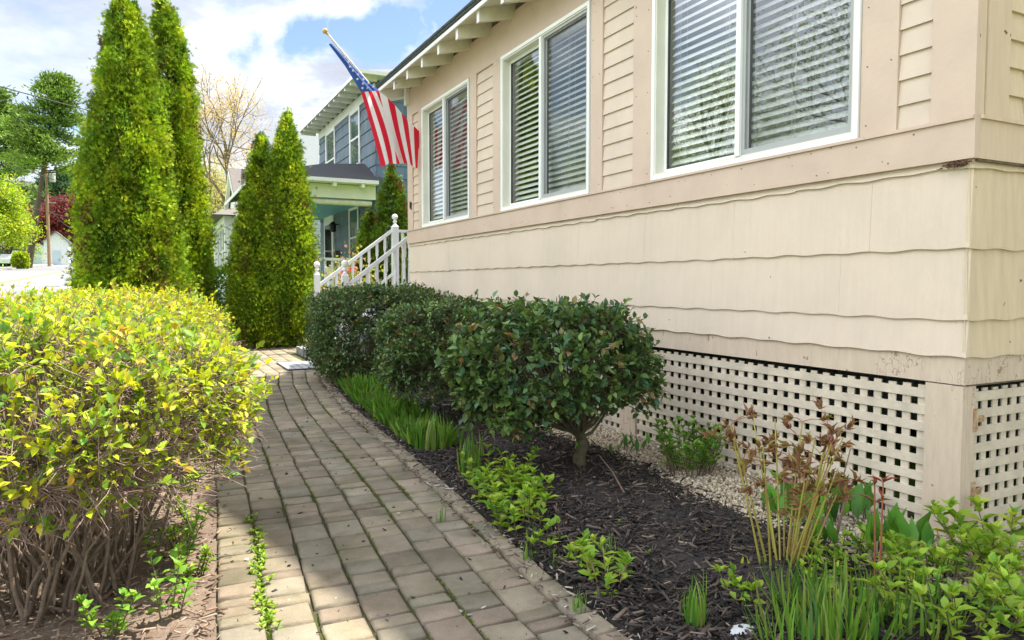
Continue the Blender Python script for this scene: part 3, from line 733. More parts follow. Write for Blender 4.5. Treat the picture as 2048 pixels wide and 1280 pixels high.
mb = MB(); mb.prism([(XE+.0, rz(XE)-.15), (Xw+.35, rz(Xw+.35)-.15), (Xw+.35, rz(Xw+.35)-.035), (XE, rz(XE)-.035)], 'y', 8.955, 8.985, 'white_paint'); mb.build('rake_board', roof)
mb = MB(); mb.prism([(XE+.02, rz(XE)-.18), (Xw+.35, rz(Xw+.35)-.18), (Xw+.35, rz(Xw+.35)-.1505), (XE+.02, rz(XE)-.1505)], 'y', 8.93, 8.995, 'white_paint'); mb.build('rake_board', roof)
mb = MB(); mb.box(Xw-.07, Xw-.023, 8.83, 8.925, 3.37, 3.60, 'white_paint'); mb.build('corner_block', roof)
mb = MB(); PY, PZ = 4.35, 8.95
mb.box(5.105, 12, -1.0, 9.6, 0, 6.3, 'clapboard_paint'); mb.prism([(-1.0, 6.301), (9.6, 6.301), (PY, PZ-.25)], 'x', 5.105, 12, 'clapboard_paint')
mb.build('upper_wall', H)
mb = MB(); mb.prism([(-1.5, 6.15), (-1.5, 6.3), (PY, PZ), (10.1, 6.3), (10.1, 6.15), (PY, PZ-.16)], 'x', 5.0, 12.2, 'shingle_dark'); mb.build('upper_roof', H)

# ------------------------------------------------------------------ steps, landing and white railing
ST = thing('entry_steps', 'pale grey steps and landing with white railings beyond the beige porch', 'steps', (2.3, 9.6, 0))
mb = MB(); mb.box(2.03, 2.34, 9.35, 11.62, -.02, .10, 'concrete')
for k in range(5):
    x = 2.34+k*.26; mb.box(x, x+.28, 9.62, 11.52, -.02 if k else .101, .10+.175*(k+1), 'concrete') if False else mb.box(x, 3.66, 9.62+k*.001, 11.52-k*.001, (.10+.175*k)+.001, .10+.175*(k+1), 'porch_floor')
mb.build('step', ST)
mb = MB(); mb.box(3.665, 5.0, 9.0, 11.52, .93, .98, 'porch_floor'); mb.box(3.68, 4.99, 9.02, 11.5, .0, .92, 'white_paint'); mb.build('landing', ST)
RL = thing('stair_railing', 'white wooden stair railing with ball topped newel posts and turned balusters', 'railing', (2.34, 9.65, 0))
BALL = [(.030, 0), (.034, .012), (.022, .025), (.020, .04), (.034, .055), (.036, .065), (.022, .08), (.020, .09), (.043, .112), (.050, .14), (.043, .168), (.020, .184), (.002, .19)]
def newel(x, y, z0, z1, ball=True, w=.085):
    mb = MB(); mb.box(x-w/2, x+w/2, y-w/2, y+w/2, z0, z1-.2 if ball else z1-.03, 'white_paint')
    if ball:
        a = w/2; b_ = .030
        zt = z1-.2
        mb.poly([(x-a, y-a, zt), (x+a, y-a, zt), (x+a, y+a, zt), (x-a, y+a, zt), (x-b_, y-b_, zt+.025), (x+b_, y-b_, zt+.025), (x+b_, y+b_, zt+.025), (x-b_, y+b_, zt+.025)], [(0,1,5,4), (1,2,6,5), (2,3,7,6), (3,0,4,7), (4,5,6,7)], 'white_paint')
        mb.lathe((x, y, zt+.02), BALL, 'white_paint', 16)
    else:
        mb.lathe((x, y, z1-.03), [(w*.7, 0), (w*.66, .015), (w*.4, .04), (.01, .055)], 'white_paint', 12)
    return mb.build('newel_post', RL, smooth=False)
newel(2.34, 9.65, .10, 1.40); newel(2.34, 11.48, .10, 1.43); newel(3.62, 11.48, .1, 2.23, w=.10); newel(3.62, 9.62, .1, 2.2, w=.10)
newel(4.03, 13.15, .0, 2.18, False, .13)
BAL = [(.020, 0), (.020, .18), (.012, .19), (.019, .205), (.012, .22), (.017, .26), (.019, .32), (.012, .40), (.017, .43), (.012, .45), (.018, .47), (.020, .49)]
def baluster(x, y, z0, z1):
    mb = MB(); h = z1-z0; mb.box(x-.019, x+.019, y-.019, y+.019, z0, z0+h*.2, 'white_paint'); mb.box(x-.019, x+.019, y-.019, y+.019, z1-h*.3, z1, 'white_paint')
    pr = [(r, z0+h*.2+(t/.49)*h*.5) for r, t in BAL]; mb.lathe((x, y, 0), pr, 'white_paint', 8); mb.build('baluster', RL)
for yy in (9.65, 11.48):
    mb = MB(); a = Vector((2.38, yy, 1.07)); b_ = Vector((3.58, yy, 1.97 if yy > 10 else 2.0))
    mb.bar(a, b_, .055, .05, 'white_paint'); mb.build('handrail', RL); mb = MB(); mb.bar(a+Vector((0, 0, -.72)), b_+Vector((0, 0, -.72)), .045, .04, 'white_paint')
    mb.build('bottom_rail', RL)
    for k in range(1, 9):
        t = k/9; x = 2.38+1.2*t; z = a.z+(b_.z-a.z)*t; baluster(x, yy, z-.71, z-.02)
for (p0, p1) in (((3.67, 11.48, 1.96), (5.0, 11.48, 1.96)),):
    mb = MB(); mb.bar(p0, p1, .06, .045, 'white_paint'); mb.build('handrail', RL); mb = MB(); mb.bar((p0[0], p0[1], 1.07), (p1[0], p1[1], 1.07), .05, .04, 'white_paint'); mb.build('bottom_rail', RL)
    for k in range(11): baluster(3.75+k*.115, 11.48, 1.09, 1.94)
mb = MB(); mb.bar((3.62, 9.67, 1.96), (3.62, 11.43, 1.96), .0, .0, 'white_paint') if False else mb.bar((3.66, 9.1, 1.93), (5.0, 9.1, 1.93), .05, .04, 'white_paint'); mb.build('handrail', RL)
for k in range(6): baluster(3.0+.0+k*.115+.7, 9.12, 1.09, 1.91)
MT = MB(); MT.box(1.50, 2.0, 9.22, 10.12, .006, .016, 'mat_dark')
for i in range(5):
    for j in range(3):
        w_ = .09
        x = 1.515+i*.096; y = 9.24+j*.293+(i % 2)*.0; MT.box(x, x+w_-.008, y, y+.28-(.02 if (i+j) % 2 else 0), .0165, .020, 'mat_pale')
tag(MT.build('doormat'), 'pale grey doormat with dark outline lying before the steps', 'doormat')

# ------------------------------------------------------------------ flag
def flag():
    fl = thing('house_flag', 'red white and blue striped flag with stars hanging from a white pole', 'flag', (Xw, 8.55, 2.85))
    YP = 8.6
    def P(px, py, dy=0, cl=True):
        dy = dy-.13 if cl else dy
        d = pxdir(px, py); t = (YP+dy)/d.y; v = d*t; return Vector((v.x, YP+dy, v.z+EYE))
    tip = P(650, 62, 0, False); foot = Vector((Xw-.03, 8.52, 2.845)); d = (tip-foot).normalized()
    mb = MB(); mb.tube([foot, tip-d*.03], .0135, 'pole_white', 10); mb.build('flagpole', fl, True)
    mb = MB(); c = tip; prof = []
    V = []; 
    for k in range(9): a = math.pi*k/8; prof.append((.030*math.sin(a)+.001, -.032*math.cos(a)))
    mb.lathe(c, prof, 'finial_gold', 12); mb.tube([tip-d*.07, tip-d*.02], [.012, .018], 'finial_gold', 10); mb.build('finial', fl, True)
    mb = MB(); mb.box(Xw-.032, Xw-.0225, 8.49, 8.55, 2.77, 2.90, 'black_metal'); mb.tube([foot-d*.0, foot+d*.09], .017, 'black_metal', 10); mb.build('bracket', fl)
    mb = MB(); mb.tube([tip-d*.17, tip-d*.18+Vector((-.02, 0, -.02)), tip-d*.21+Vector((-.025, 0, -.02))], .003, 'steel_grey', 6); mb.build('clip', fl)
    # cloth
    def off(u, v):  # folds, metres along y
        return .05*math.sin(u*17+v*2.5)*(.25+.75*v)+.03*math.sin(u*31+v*5+1)*v - .02
    rows = 26; mbc = MB(); NS = 11; sub = 4
    def L(a, b_, t): return (a[0]+(b_[0]-a[0])*t, a[1]+(b_[1]-a[1])*t)
    def curve(pts, t):
        n = len(pts)-1; k = min(int(t*n), n-1); return L(pts[k], pts[k+1], t*n-k)
    cl = [(657, 88), (672, 108), (690, 132), (706, 158), (722, 184)]; crr = [(663, 86), (688, 112), (712, 140), (735, 162), (758, 181)]
    grid = [[None]*13 for _ in range(rows)]
    for i in range(rows):
        t = i/(rows-1); a = curve(cl, t); c = curve(crr, t)
        for j in range(13):
            s = j/12; p = L(a, c, s); grid[i][j] = P(p[0], p[1], off(s*.45, t*.5))
    pts = [p for r in grid for p in r]
    mbc.poly(pts, [(i*13+j, (i+1)*13+j, (i+1)*13+j+1, i*13+j+1) for i in range(rows-1) for j in range(12)], 'flag_blue')
    bot = [(762, 334), (772, 331), (778, 326), (786, 327), (793, 328), (800, 327), (808, 327), (815, 328), (821, 329), (826, 333), (831, 336), (835, 337)]
    hoist = [(758, 181), (775, 196), (790, 210), (803, 226), (815, 240), (828, 252), (838, 262)]
    mids = [(744, 262), (753, 262), (762, 261), (772, 258), (779, 255), (778, 262), (790, 262), (800, 265), (810, 268), (819, 270), (828, 274), (838, 280)]
    tops = []
    for k in range(NS+1):
        if k <= 5: tops.append((722+(758-722)*k/5, 184-3*k/5))
        else:
            q = curve(hoist, (k-5)/6); tops.append(q)
    rr = 24
    for k in range(NS):
        g_ = []
        for i in range(rr+1):
            t = i/rr
            def side(kk):
                a, m_, b_ = tops[kk], mids[kk], bot[kk]
                # quadratic through top, mid, bottom
                tm = .5; w0 = (1-t)*(1-2*t); w1 = 4*t*(1-t); w2 = t*(2*t-1)
                return (a[0]*w0+m_[0]*w1+b_[0]*w2, a[1]*w0+m_[1]*w1+b_[1]*w2)
            a, b_ = side(k), side(k+1)
            for j in range(sub+1):
                s = j/sub; p = L(a, b_, s); u = (k+s)/NS; fold = 0
                if 4 <= k+s <= 6: fold = .06*t*math.cos((k+s-5)*math.pi/2)
                g_.append(P(p[0], p[1], off(.4*u+.1, .5+.5*t)-off(.4*u+.1, .5)*0+fold))
        n_ = sub+1
        mbc.poly(g_, [(i*n_+j, (i+1)*n_+j, (i+1)*n_+j+1, i*n_+j+1) for i in range(rr) for j in range(sub)], 'flag_red' if k % 2 == 0 else 'flag_white')
    # stars
    st = [(697,123),(708,131),(719,139),(706,141),(716,149),(727,158),(715,158),(726,167),(737,166),(725,176),(735,176),(747,173),(690,113),(700,133)]
    for (px, py) in st:
        v = []
        for k in range(10):
            a = math.pi*k/5+.3; r_ = 3.3 if k % 2 == 0 else 1.4; x, y = px+r_*math.sin(a), py-r_*math.cos(a)
            v.append(P(x, y, -.058))
        mbc.poly(v+[P(px, py, -.058)], [(10, k, (k+1) % 10) for k in range(10)], 'flag_white')
    o = mbc.build('flag_cloth', fl, True)
flag()

# ------------------------------------------------------------------ plants: generators
def bez(a, b, c, n=6):
    t = np.linspace(0, 1, n)[:, None]; return a*(1-t)**2+2*b*t*(1-t)+c*t*t

def shrub(name, label, base, cen, rad, n_stem, n_twig, leaf_pal, leaf_len, per, wratio, matname, trunk=None, bark='twig', lowcut=.25, group=None, flat=.5, stem_r=.008, leafw=None, interior=.3, n_int=0, base_r=.18, shape_n=3.0, leafup=.5, twigm=None, cat='shrub', thin=.0018, tl=.10, skip=None, lobes=(), lo=-.75, rag=0.0, bare=None):
    """clipped shrub: stems from the base to a superellipsoid shell, twigs off them, leaf whorls at the twig tips"""
    t = thing(name, label, cat, base, group); base = np.array(base, float); cen = np.array(cen, float); rad = np.array(rad, float)
    lines, rads = [], []; start = base.copy()
    if trunk:
        tp = [np.array(p, float) for p in trunk]; lines.append(np.array(tp)); rads.append(np.linspace(stem_r*4.2, stem_r*3.0, len(tp))); start = tp[-1]
    def shell(n, lo=-1.0):
        d = rdir(n*3); d = d[d[:, 2] > lo][:n]
        k = (np.abs(d)**shape_n).sum(1)**(-1/shape_n); return d*k[:, None]
    tips = cen+shell(n_stem, -.55)*rad*(.55+.35*rng.random((n_stem if True else 0, 1)))[:len(shell(n_stem, -.55))] if False else None
    sh = shell(n_stem, -.5); tips = cen+sh*rad*(.5+.4*rng.random((len(sh), 1)))
    stems = []
    for p in tips:
        if trunk: s0 = start+rng.normal(size=3)*[.01, .01, .02]
        else:
            a = rng.random()*6.28; rr = base_r*math.sqrt(rng.random()); dd = (p-base)[:2]*(0 if trunk else .30)/.03
            s0 = base+np.array([rr*math.cos(a)*rad[0]+dd[0]*.03, rr*math.sin(a)*rad[1]+dd[1]*.03, 0])
        mid = s0*(.45 if trunk else .55)+p*(.55 if trunk else .45); mid[2] = s0[2]+(p[2]-s0[2])*(.35 if trunk else .55); mid += rng.normal(size=3)*.03
        L = bez(s0, mid, p, 8); L[1:-1] += rng.normal(size=(6, 3))*.008; stems.append(L); lines.append(L); rads.append(np.linspace(stem_r*(.7+.6*rng.random()), stem_r*.3, 8))
    tubes_obj('stem', lines, rads, bark, t, 6)
    S = np.concatenate([s[2:] for s in stems])
    sh = shell(n_twig, lo); tt = cen+sh*rad*(.80+.22*rng.random((len(sh), 1))**.7)*(1+.03*np.sin(sh[:, :1]*9+sh[:, 1:2]*7))
    for (c2, r2, n2) in lobes: tt = np.concatenate([tt, np.array(c2)+shell(n2)*np.array(r2)*(.5+.5*rng.random((n2, 1)))])
    tt = tt[tt[:, 2] > base[2]+lowcut+rag*rng.normal(size=len(tt))]
    if skip is not None: tt = tt[~skip(tt)]
    lines, rads, LP, LD = [], [], [], []
    for p in tt:
        q = S[np.argmin(((S-p)**2).sum(1)+rng.random(len(S))*.02)]
        o_ = unit((p-cen)/rad); mid = (p+q)/2+rng.normal(size=3)*.03; L = bez(q, mid, p, 5); lines.append(L); rads.append(np.linspace(thin*1.6, thin*.7, 5))
        for w in range(2):   # side twiglets
            b0 = L[rng.integers(2, 4)]; e = b0+(unit(rng.normal(size=3)+o_*.8)*tl*(.4+.8*rng.random())); lines.append(np.array([b0, (b0+e)/2+rng.normal(size=3)*.006, e])); rads.append(np.array([thin, thin*.8, thin*.5]))
            if bare is None or rng.random() < np.clip((e[2]-bare[0])/(bare[1]-bare[0]), .06, 1): LP.append(e); LD.append(unit(e-b0))
        if bare is None or rng.random() < np.clip((p[2]-bare[0])/(bare[1]-bare[0]), .06, 1): LP.append(p); LD.append(unit(p-q+o_*.05))
    tubes_obj('twig', lines, rads, twigm or bark, t, 4)
    LP, LD = np.array(LP), np.array(LD); n = len(LP)*per; k = np.repeat(np.arange(len(LP)), per)
    back = rng.random((n, 1)); P = LP[k]-LD[k]*back*leaf_len*1.3
    D = unit(LD[k]*.6+rng.normal(size=(n, 3))*.75+[0, 0, leafup]); Nn = unit(np.cross(D, np.cross([0, 0, 1.], D))+rng.normal(size=(n, 3))*.35)
    Ls = leaf_len*(.55+.65*rng.random(n)); Sz = np.c_[Ls*wratio, Ls, Ls]
    # hue shift per twig as well as per leaf
    cols = mixcol(leaf_pal, len(LP), .10, leafw)[k]*(1+.14*rng.normal(size=(n, 1))); cols = np.clip(cols, .005, .9)
    scatter_obj('foliage', P, D, Nn, Sz, LEAF, cols, matname, t)
    return t

HOLLY = [(.070,.135,.035),(.11,.19,.04),(.17,.26,.07),(.075,.165,.085),(.045,.09,.03),(.28,.16,.07)]
HW_ = [.27,.27,.17,.13,.12,.04]; HG = 'clipped dark green shrubs along the beige house'
shrub('holly_shrub', 'nearest dark green shrub on a short forked trunk in black mulch', (2.24, 3.53, .0), (2.06, 3.60, .63), (.60, .46, .31), 70, 640, HOLLY, .052, 4, .6, 'leaf_glossy',
      trunk=[(2.24, 3.53, -.02), (2.22, 3.53, .08), (2.25, 3.52, .15), (2.22, 3.53, .22)], bark='bark_green', lowcut=.15, leafw=HW_, group=HG, stem_r=.010, shape_n=2.4,
      lobes=(((1.72, 3.50, .40), (.27, .26, .18), 110), ((2.62, 3.55, .60), (.20, .2, .26), 70), ((2.72, 3.5, .40), (.10, .1, .12), 16), ((2.1, 3.6, .93), (.55, .4, .06), 90)))
shrub('holly_shrub', 'middle dark green shrub between the rounded far one and the trunked near one', (2.2, 5.35, 0), (2.16, 5.30, .56), (.58, .48, .37), 50, 1900, HOLLY, .034, 4, .6, 'leaf_glossy',
      trunk=[(2.2, 5.35, -.02), (2.18, 5.36, .12), (2.2, 5.35, .22)], bark='bark_green', lowcut=.12, leafw=HW_, group=HG, stem_r=.009, shape_n=4.5)
shrub('holly_shrub', 'far boxy dark green shrub in front of the stair railing', (2.25, 7.7, 0), (2.28, 7.75, .55), (.74, .72, .49), 50, 3600, HOLLY, .034, 4, .6, 'leaf_glossy',
      bark='bark_green', lowcut=.03, leafw=HW_, group=HG, stem_r=.009, shape_n=6.5)

YEL = [(.46,.50,.02),(.36,.45,.022),(.52,.48,.035),(.21,.35,.03),(.12,.27,.045),(.48,.33,.06)]
YW = [.30,.27,.18,.13,.07,.05]; YW2 = [.20,.27,.12,.24,.13,.04]; YG = 'yellow green shrubs left of the path'
shrub('yellow_shrub', 'nearest yellow green shrub with bare brown stems leaning over the path edge', (-.34, 2.95, 0), (-.38, 3.25, .58), (.76, .80, .37), 150, 2700, YEL, .036, 3, .55, 'leaf_thin', lo=-.5, rag=.12, bare=(.26, .76),
      bark='bark_grey', lowcut=.30, leafw=YW2, group=YG, stem_r=.0075, base_r=.30, shape_n=2.6, twigm='twig_grey', thin=.0017, leafup=.4, tl=.13,
      lobes=(((.14, 3.3, .56), (.26, .3, .16), 90), ((.05, 2.8, .42), (.30, .3, .18), 70), ((-.3, 2.7, .45), (.3, .3, .2), 60)))
shrub('yellow_shrub', 'middle yellow green shrub behind the nearest one in the row', (-.35, 5.0, 0), (-.42, 5.1, .60), (.84, .72, .37), 60, 2300, YEL, .038, 3, .52, 'leaf_thin',
      bark='bark_grey', lowcut=.2, leafw=YW, group=YG, stem_r=.009, base_r=.3, shape_n=2.6, twigm='twig_grey', tl=.17, bare=(.3, .9))
shrub('yellow_shrub', 'farthest yellow green shrub in front of the tall left evergreens', (-.25, 7.0, 0), (-.35, 7.2, .57), (.98, 1.1, .40), 70, 3600, YEL, .040, 3, .52, 'leaf_thin',
      bark='bark_grey', lowcut=.2, leafw=YW, group=YG, stem_r=.009, base_r=.3, shape_n=2.8, twigm='twig_grey', tl=.17, bare=(.3, .9))

def arborvitae(name, label, base, h, rmax, n, group, pal, lean=(0, 0), prof=None, sz=.062, clump_n=900):
    t = thing(name, label, 'tree', base, group); b = np.array(base, float)
    tz = np.linspace(0, 1, 9)[:, None]; mb = np.concatenate([b[0]+lean[0]*tz, b[1]+lean[1]*tz, b[2]+h*.9*tz], 1)
    tubes_obj('trunk', [mb], [np.linspace(.09, .015, 9)], 'bark', t, 8)
    prof = prof or ([0, .04, .12, .3, .55, .8, .93, 1], [.55, .78, 1, .98, .80, .48, .25, .03])
    z = rng.random(clump_n)**1.15; r = np.interp(z, *prof)*rmax; keep = rng.random(clump_n) < (r/rmax)*.9+.1; z, r = z[keep], r[keep]; m = len(z)
    a = rng.random(m)*6.283; lump = 1+.07*np.sin(a*3+z*9)+.06*np.sin(a*7-z*23)
    rr = r*lump*(.58+.48*rng.random(m)**.7); C = np.c_[b[0]+lean[0]*z+rr*np.cos(a), b[1]+lean[1]*z+rr*np.sin(a), b[2]+.05+z*h]
    O = np.c_[np.cos(a), np.sin(a), np.full(m, .55)]
    per = n//m; k = np.repeat(np.arange(m), per); N_ = len(k)
    cs = (.035+.05*r/rmax)*(.5+.9*rng.random(m)); CD = unit(O+[0, 0, .5]+rng.normal(size=(m, 3))*.45)
    P = C[k]+rng.normal(size=(N_, 3))*cs[k][:, None]*[.75, .75, 1.25]
    D = unit(CD[k]+rng.normal(size=(N_, 3))*.38); Nn = unit(np.cross(O[k], [0, 0, 1.])+rng.normal(size=(N_, 3))*.6)
    L = sz*(.6+.8*rng.random(N_)); br = rng.random(m) < .05; pc = mixcol(pal, m, .26); pc[br] = (.15, .095, .035); cc = pc[k]*(1+.12*rng.normal(size=(N_, 1)))
    scatter_obj('crown', P, D, Nn, np.c_[L, L, L], SPRAY, np.clip(cc, .005, .8), 'needles', t)
    # inner twigs
    q = rng.choice(m, min(m, 420), replace=False); Ls = []
    for i in q:
        zz = C[i, 2]-.25*h*.1; c0 = np.array([b[0]+lean[0]*z[i], b[1]+lean[1]*z[i], max(b[2]+.1, zz-.15)]); Ls.append(np.array([c0, c0*.4+C[i]*.6+[0, 0, -.04], C[i]]))
    tubes_obj('limb', Ls, [np.array([.012, .008, .003])]*len(Ls), 'bark', t, 4)
    return t
ARB = [(.23,.36,.018),(.32,.44,.022),(.14,.26,.02),(.42,.50,.03),(.09,.18,.018)]
ARB2 = [(.12,.21,.014),(.20,.29,.02),(.07,.14,.014),(.05,.10,.012)]
GRP = 'tall narrow evergreens'
arborvitae('arborvitae', 'tallest narrow evergreen, nearest the road, its tip leaving the picture', (-.25, 12.0, 0), 5.25, .66, 200000, GRP, ARB, prof=([0, .06, .14, .25, .40, .58, .72, .85, .95, 1], [1.15, 1.15, 1.05, .95, .86, .74, .58, .40, .20, .02]), clump_n=2000)
arborvitae('arborvitae', 'narrow evergreen leaning close behind the tallest one', (.42, 12.9, 0), 5.6, .46, 120000, GRP, ARB, lean=(-.12, 0), prof=([0, .1, .3, .5, .7, .85, .95, 1], [1.15, 1, .90, .84, .72, .50, .22, .02]), clump_n=1400)
arborvitae('arborvitae', 'taller of the two middle evergreens, beside the stair railing', (2.13, 12.75, 0), 3.88, .37, 85000, GRP, ARB, clump_n=1050, prof=([0, .05, .15, .4, .6, .8, .92, 1], [.12, .6, 1, .96, .80, .52, .24, .03]))
arborvitae('arborvitae', 'shorter of the two middle evergreens, on the lawn side', (1.64, 12.85, 0), 3.5, .42, 75000, GRP, ARB, clump_n=950, lean=(.08, 0), prof=([0, .05, .15, .35, .6, .8, .92, 1], [.12, .6, 1, .93, .68, .42, .20, .03]))
arborvitae('arborvitae', 'small dark evergreen below the flag next to the beige house corner', (4.15, 13.3, 0), 3.25, .36, 45000, GRP, ARB2, clump_n=800, prof=([0, .1, .5, .8, 1], [.9, 1, .9, .55, .05]))
arborvitae('arborvitae', 'lower dark evergreen below the flag on the railing side', (3.80, 13.6, 0), 2.4, .28, 30000, GRP, ARB2, clump_n=500, prof=([0, .1, .5, .8, 1], [.9, 1, .9, .55, .05]))

def box_hedge(name, label, x0, x1, y0, y1, z0, z1, n, pal, sz, cat='hedge', matn='leaf'):
    t = thing(name, label, cat, ((x0+x1)/2, (y0+y1)/2, z0))
    u = rng.random((n, 3))*2-1; k = rng.integers(0, 3, n); s = np.sign(rng.normal(size=n)); i = np.arange(n); u[i, k] = s*(1-.25*rng.random(n)**2)
    if cat == 'shrub': u = u/((np.abs(u)**2.6).sum(1)**(1/2.6))[:, None]*(.78+.26*rng.random((n, 1)))
    P = np.array([(x0+x1)/2, (y0+y1)/2, (z0+z1)/2])+u*np.array([(x1-x0)/2, (y1-y0)/2, (z1-z0)/2])*(1-.06*rng.random((n, 1)))
    P += .04*np.sin(P[:, [1, 2, 0]]*7)
    D = unit(u+rng.normal(size=(n, 3))*.7+[0, 0, .3]); L = sz*(.6+.7*rng.random(n))
    scatter_obj('foliage', P, D, rdir(n), np.c_[L*.7, L, L], DIAMOND, mixcol(pal, n, .2), matn, t)
    Ls = [np.array([[x, (y0+y1)/2, z0-.02], [x+.1*rng.normal(), (y0+y1)/2+.1*rng.normal(), (z0+z1)/2], [x+.2*rng.normal(), (y0+y1)/2+.2*rng.normal(), z1-.08]]) for x in np.linspace(x0+.1, x1-.1, 16)]
    tubes_obj('stem', Ls, [np.array([.02, .014, .006])]*16, 'bark', t, 5)
    return t
box_hedge('boxwood_hedge', 'low dark clipped hedge in front of the pale sunroom', .4, 3.9, 22.6, 23.8, g(23), g(23)+1.2, 16000, [(.06,.13,.015),(.10,.18,.02),(.05,.10,.012)], .09)

def deciduous(name, label, base, h, spread, pal, n_leaf, lsz, trunk_r=.18, barkm='bark_grey', levels=4, group=None, first=.25, matn='leaf', cl=.35, cat='tree', up=.5, split=(3, 4), tf=.36):
    t = thing(name, label, cat, base, group); b = np.array(base, float); lines, rads, tips = [], [], []
    def grow(p, d, L, r, lev):
        n = 5; P = [p]; q = p.copy(); dd = d.copy()
        for _ in range(n-1):
            dd = unit(dd+rng.normal(size=3)*.12+[0, 0, .04]); q = q+dd*L/(n-1); P.append(q)
        lines.append(np.array(P)); rads.append(np.linspace(r, r*.6, n))
        if lev == 0: tips.append(q); tips.append(P[2]); return
        for k in range(rng.integers(split[0], split[1]+1)):
            j = rng.integers(2, n); nd = unit(dd*.75+rng.normal(size=3)*spread+[0, 0, up*.35]); grow(P[j], nd, L*(.6+.2*rng.random()), r*.52, lev-1)
        grow(P[-1], dd, L*.7, r*.58, lev-1)
    L0 = h*tf; grow(b-[0, 0, .05], np.array([0, 0, 1.]), L0, trunk_r, levels)
    al = np.concatenate(lines); sc = h/(al[:, 2].max()-b[2]); 
    lines = [b+(l-b)*sc for l in lines]; tips = b+(np.array(tips)-b)*sc
    tubes_obj('trunk', lines, rads, barkm, t, 5)
    m = len(tips); k = rng.integers(0, m, n_leaf); P = tips[k]+rng.normal(size=(n_leaf, 3))*cl
    D = unit(rng.normal(size=(n_leaf, 3))+[0, 0, .2]); Ls = lsz*(.6+.7*rng.random(n_leaf)); cc = mixcol(pal, m, .12)[k]*(1+.15*rng.normal(size=(n_leaf, 1)))
    scatter_obj('crown', P, D, rdir(n_leaf), np.c_[Ls*.7, Ls, Ls], DIAMOND, np.clip(cc, .005, .9), matn, t)
    return t
def at(px, Y, py=None):
    d = pxdir(px, 566); x = d.x/d.y*Y; return (x, Y, g(Y)-.03)
LIME = [(.36,.46,.02),(.28,.42,.02),(.44,.48,.04),(.20,.34,.02)]
deciduous('budding_tree', 'bare grey brown tree with orange buds behind the pale houses', at(462, 42), 11.8, .66, [(.62,.42,.24),(.50,.33,.18),(.55,.46,.20)], 15000, .07, .20, 'bark_grey', 5, cl=.22, split=(2, 3), up=.8)
deciduous('budding_tree', 'smaller twiggy tree left of the bare one above the white building', at(405, 50), 8.5, .55, [(.50,.50,.10),(.45,.40,.15)], 9000, .10, .15, 'bark_grey', 4, cl=.4, up=.8)
deciduous('lime_tree', 'bright lime green street tree by the utility pole', at(-22, 82), 9.6, .85, LIME, 20000, .24, .40, 'bark', 4, cl=.45, up=.1)
deciduous('lime_tree', 'low lime green tree touching the utility pole', at(18, 100), 6.6, .7, LIME, 9000, .26, .25, 'bark', 4, cl=.45, up=.3)
deciduous('maple_tree', 'orange budding tree at the top left picture edge', at(-262, 50), 18.5, .62, [(.55,.36,.16),(.58,.42,.22),(.44,.34,.12)], 9000, .11, .3, 'bark_grey', 5, cl=.35, split=(2, 3), up=.9, tf=.85)
deciduous('red_maple', 'dark red leaved tree behind the utility pole', at(143, 150), 11.5, .75, [(.18,.03,.035),(.25,.05,.05),(.12,.02,.03)], 26000, .36, .35, 'bark', 4, cl=.9, up=.2)
def pine(name, label, base, h, r, n, pal, lean=0, dens=34, group=None, z0=.22):
    t = thing(name, label, 'tree', base, group); b = np.array(base, float)
    tz = np.linspace(0, 1, 8)[:, None]; tr = np.concatenate([b[0]+lean*tz, b[1]+0*tz, b[2]+h*tz], 1); tubes_obj('trunk', [tr], [np.linspace(h*.018, .04, 8)], 'bark', t, 7)
    Ls, C, Dv = [], [], []
    for i in range(dens*3):
        z = z0+(1-z0)*(i/(dens*3)); a = rng.random()*6.28; L = r*(1-((z-.35)/.68)**2 if z > .35 else .9)*(.5+.6*rng.random()); L = max(L, .3)
        p0 = np.array([b[0]+lean*z, b[1], b[2]+h*z]); e = p0+np.array([math.cos(a)*L, math.sin(a)*L, L*.18+.1*rng.normal()]); md = (p0+e)/2+[0, 0, -.04*L]
        P = bez(p0, md, e, 5); Ls.append(P)
        for q in (2, 3, 4): C.append(P[q]); Dv.append(unit(e-p0))
    tubes_obj('limb', Ls, [np.linspace(h*.004, .015, 5)]*len(Ls), 'bark', t, 4)
    C, Dv = np.array(C), np.array(Dv); k = rng.integers(0, len(C), n); sc = r*.14
    P = C[k]+rng.normal(size=(n, 3))*[sc, sc, sc*.35]; D = unit(Dv[k]+rng.normal(size=(n, 3))*.6+[0, 0, .3]); S = r*.10*(.6+.8*rng.random(n))
    scatter_obj('crown', P, D, rdir(n), np.c_[S*.35, S, S], DIAMOND, np.clip(mixcol(pal, len(C), .15)[k]*(1+.15*rng.normal(size=(n, 1))), .004, .8), 'needles', t); return t
PINE = [(.15,.24,.05),(.22,.32,.06),(.10,.17,.05)]
pine('pine_tree', 'tall pine with layered boughs above the lime trees', at(58, 92), 20.5, 4.4, 15000, PINE, lean=3.2, dens=18, z0=.50)
pine('pine_tree', 'dense pine at the left picture edge behind the orange tree', at(-8, 100), 20.0, 5.0, 15000, PINE, dens=20, z0=.40)
DKP = [(.045,.10,.045),(.06,.13,.05),(.035,.08,.04)]
for i, (px, Y, h_, lab) in enumerate(((128, 190, 20, 'dark conifer right behind the utility pole top'), (160, 205, 24, 'dark conifer above the dark red tree'), (104, 215, 23, 'dark conifer showing left of the utility pole'), (196, 200, 22, 'dark conifer half hidden by the tallest evergreen'))):
    pine('conifer_tree', lab, at(px, Y), h_, 6.0, 15000, DKP, group='dark conifers at the road end')
box_hedge('garden_shrub', 'rounded yellow green shrubs beside the pale sunroom', -.5, 2.9, 33, 35.5, g(34)-.1, g(34)+2.1, 9000, LIME, .16, 'shrub')
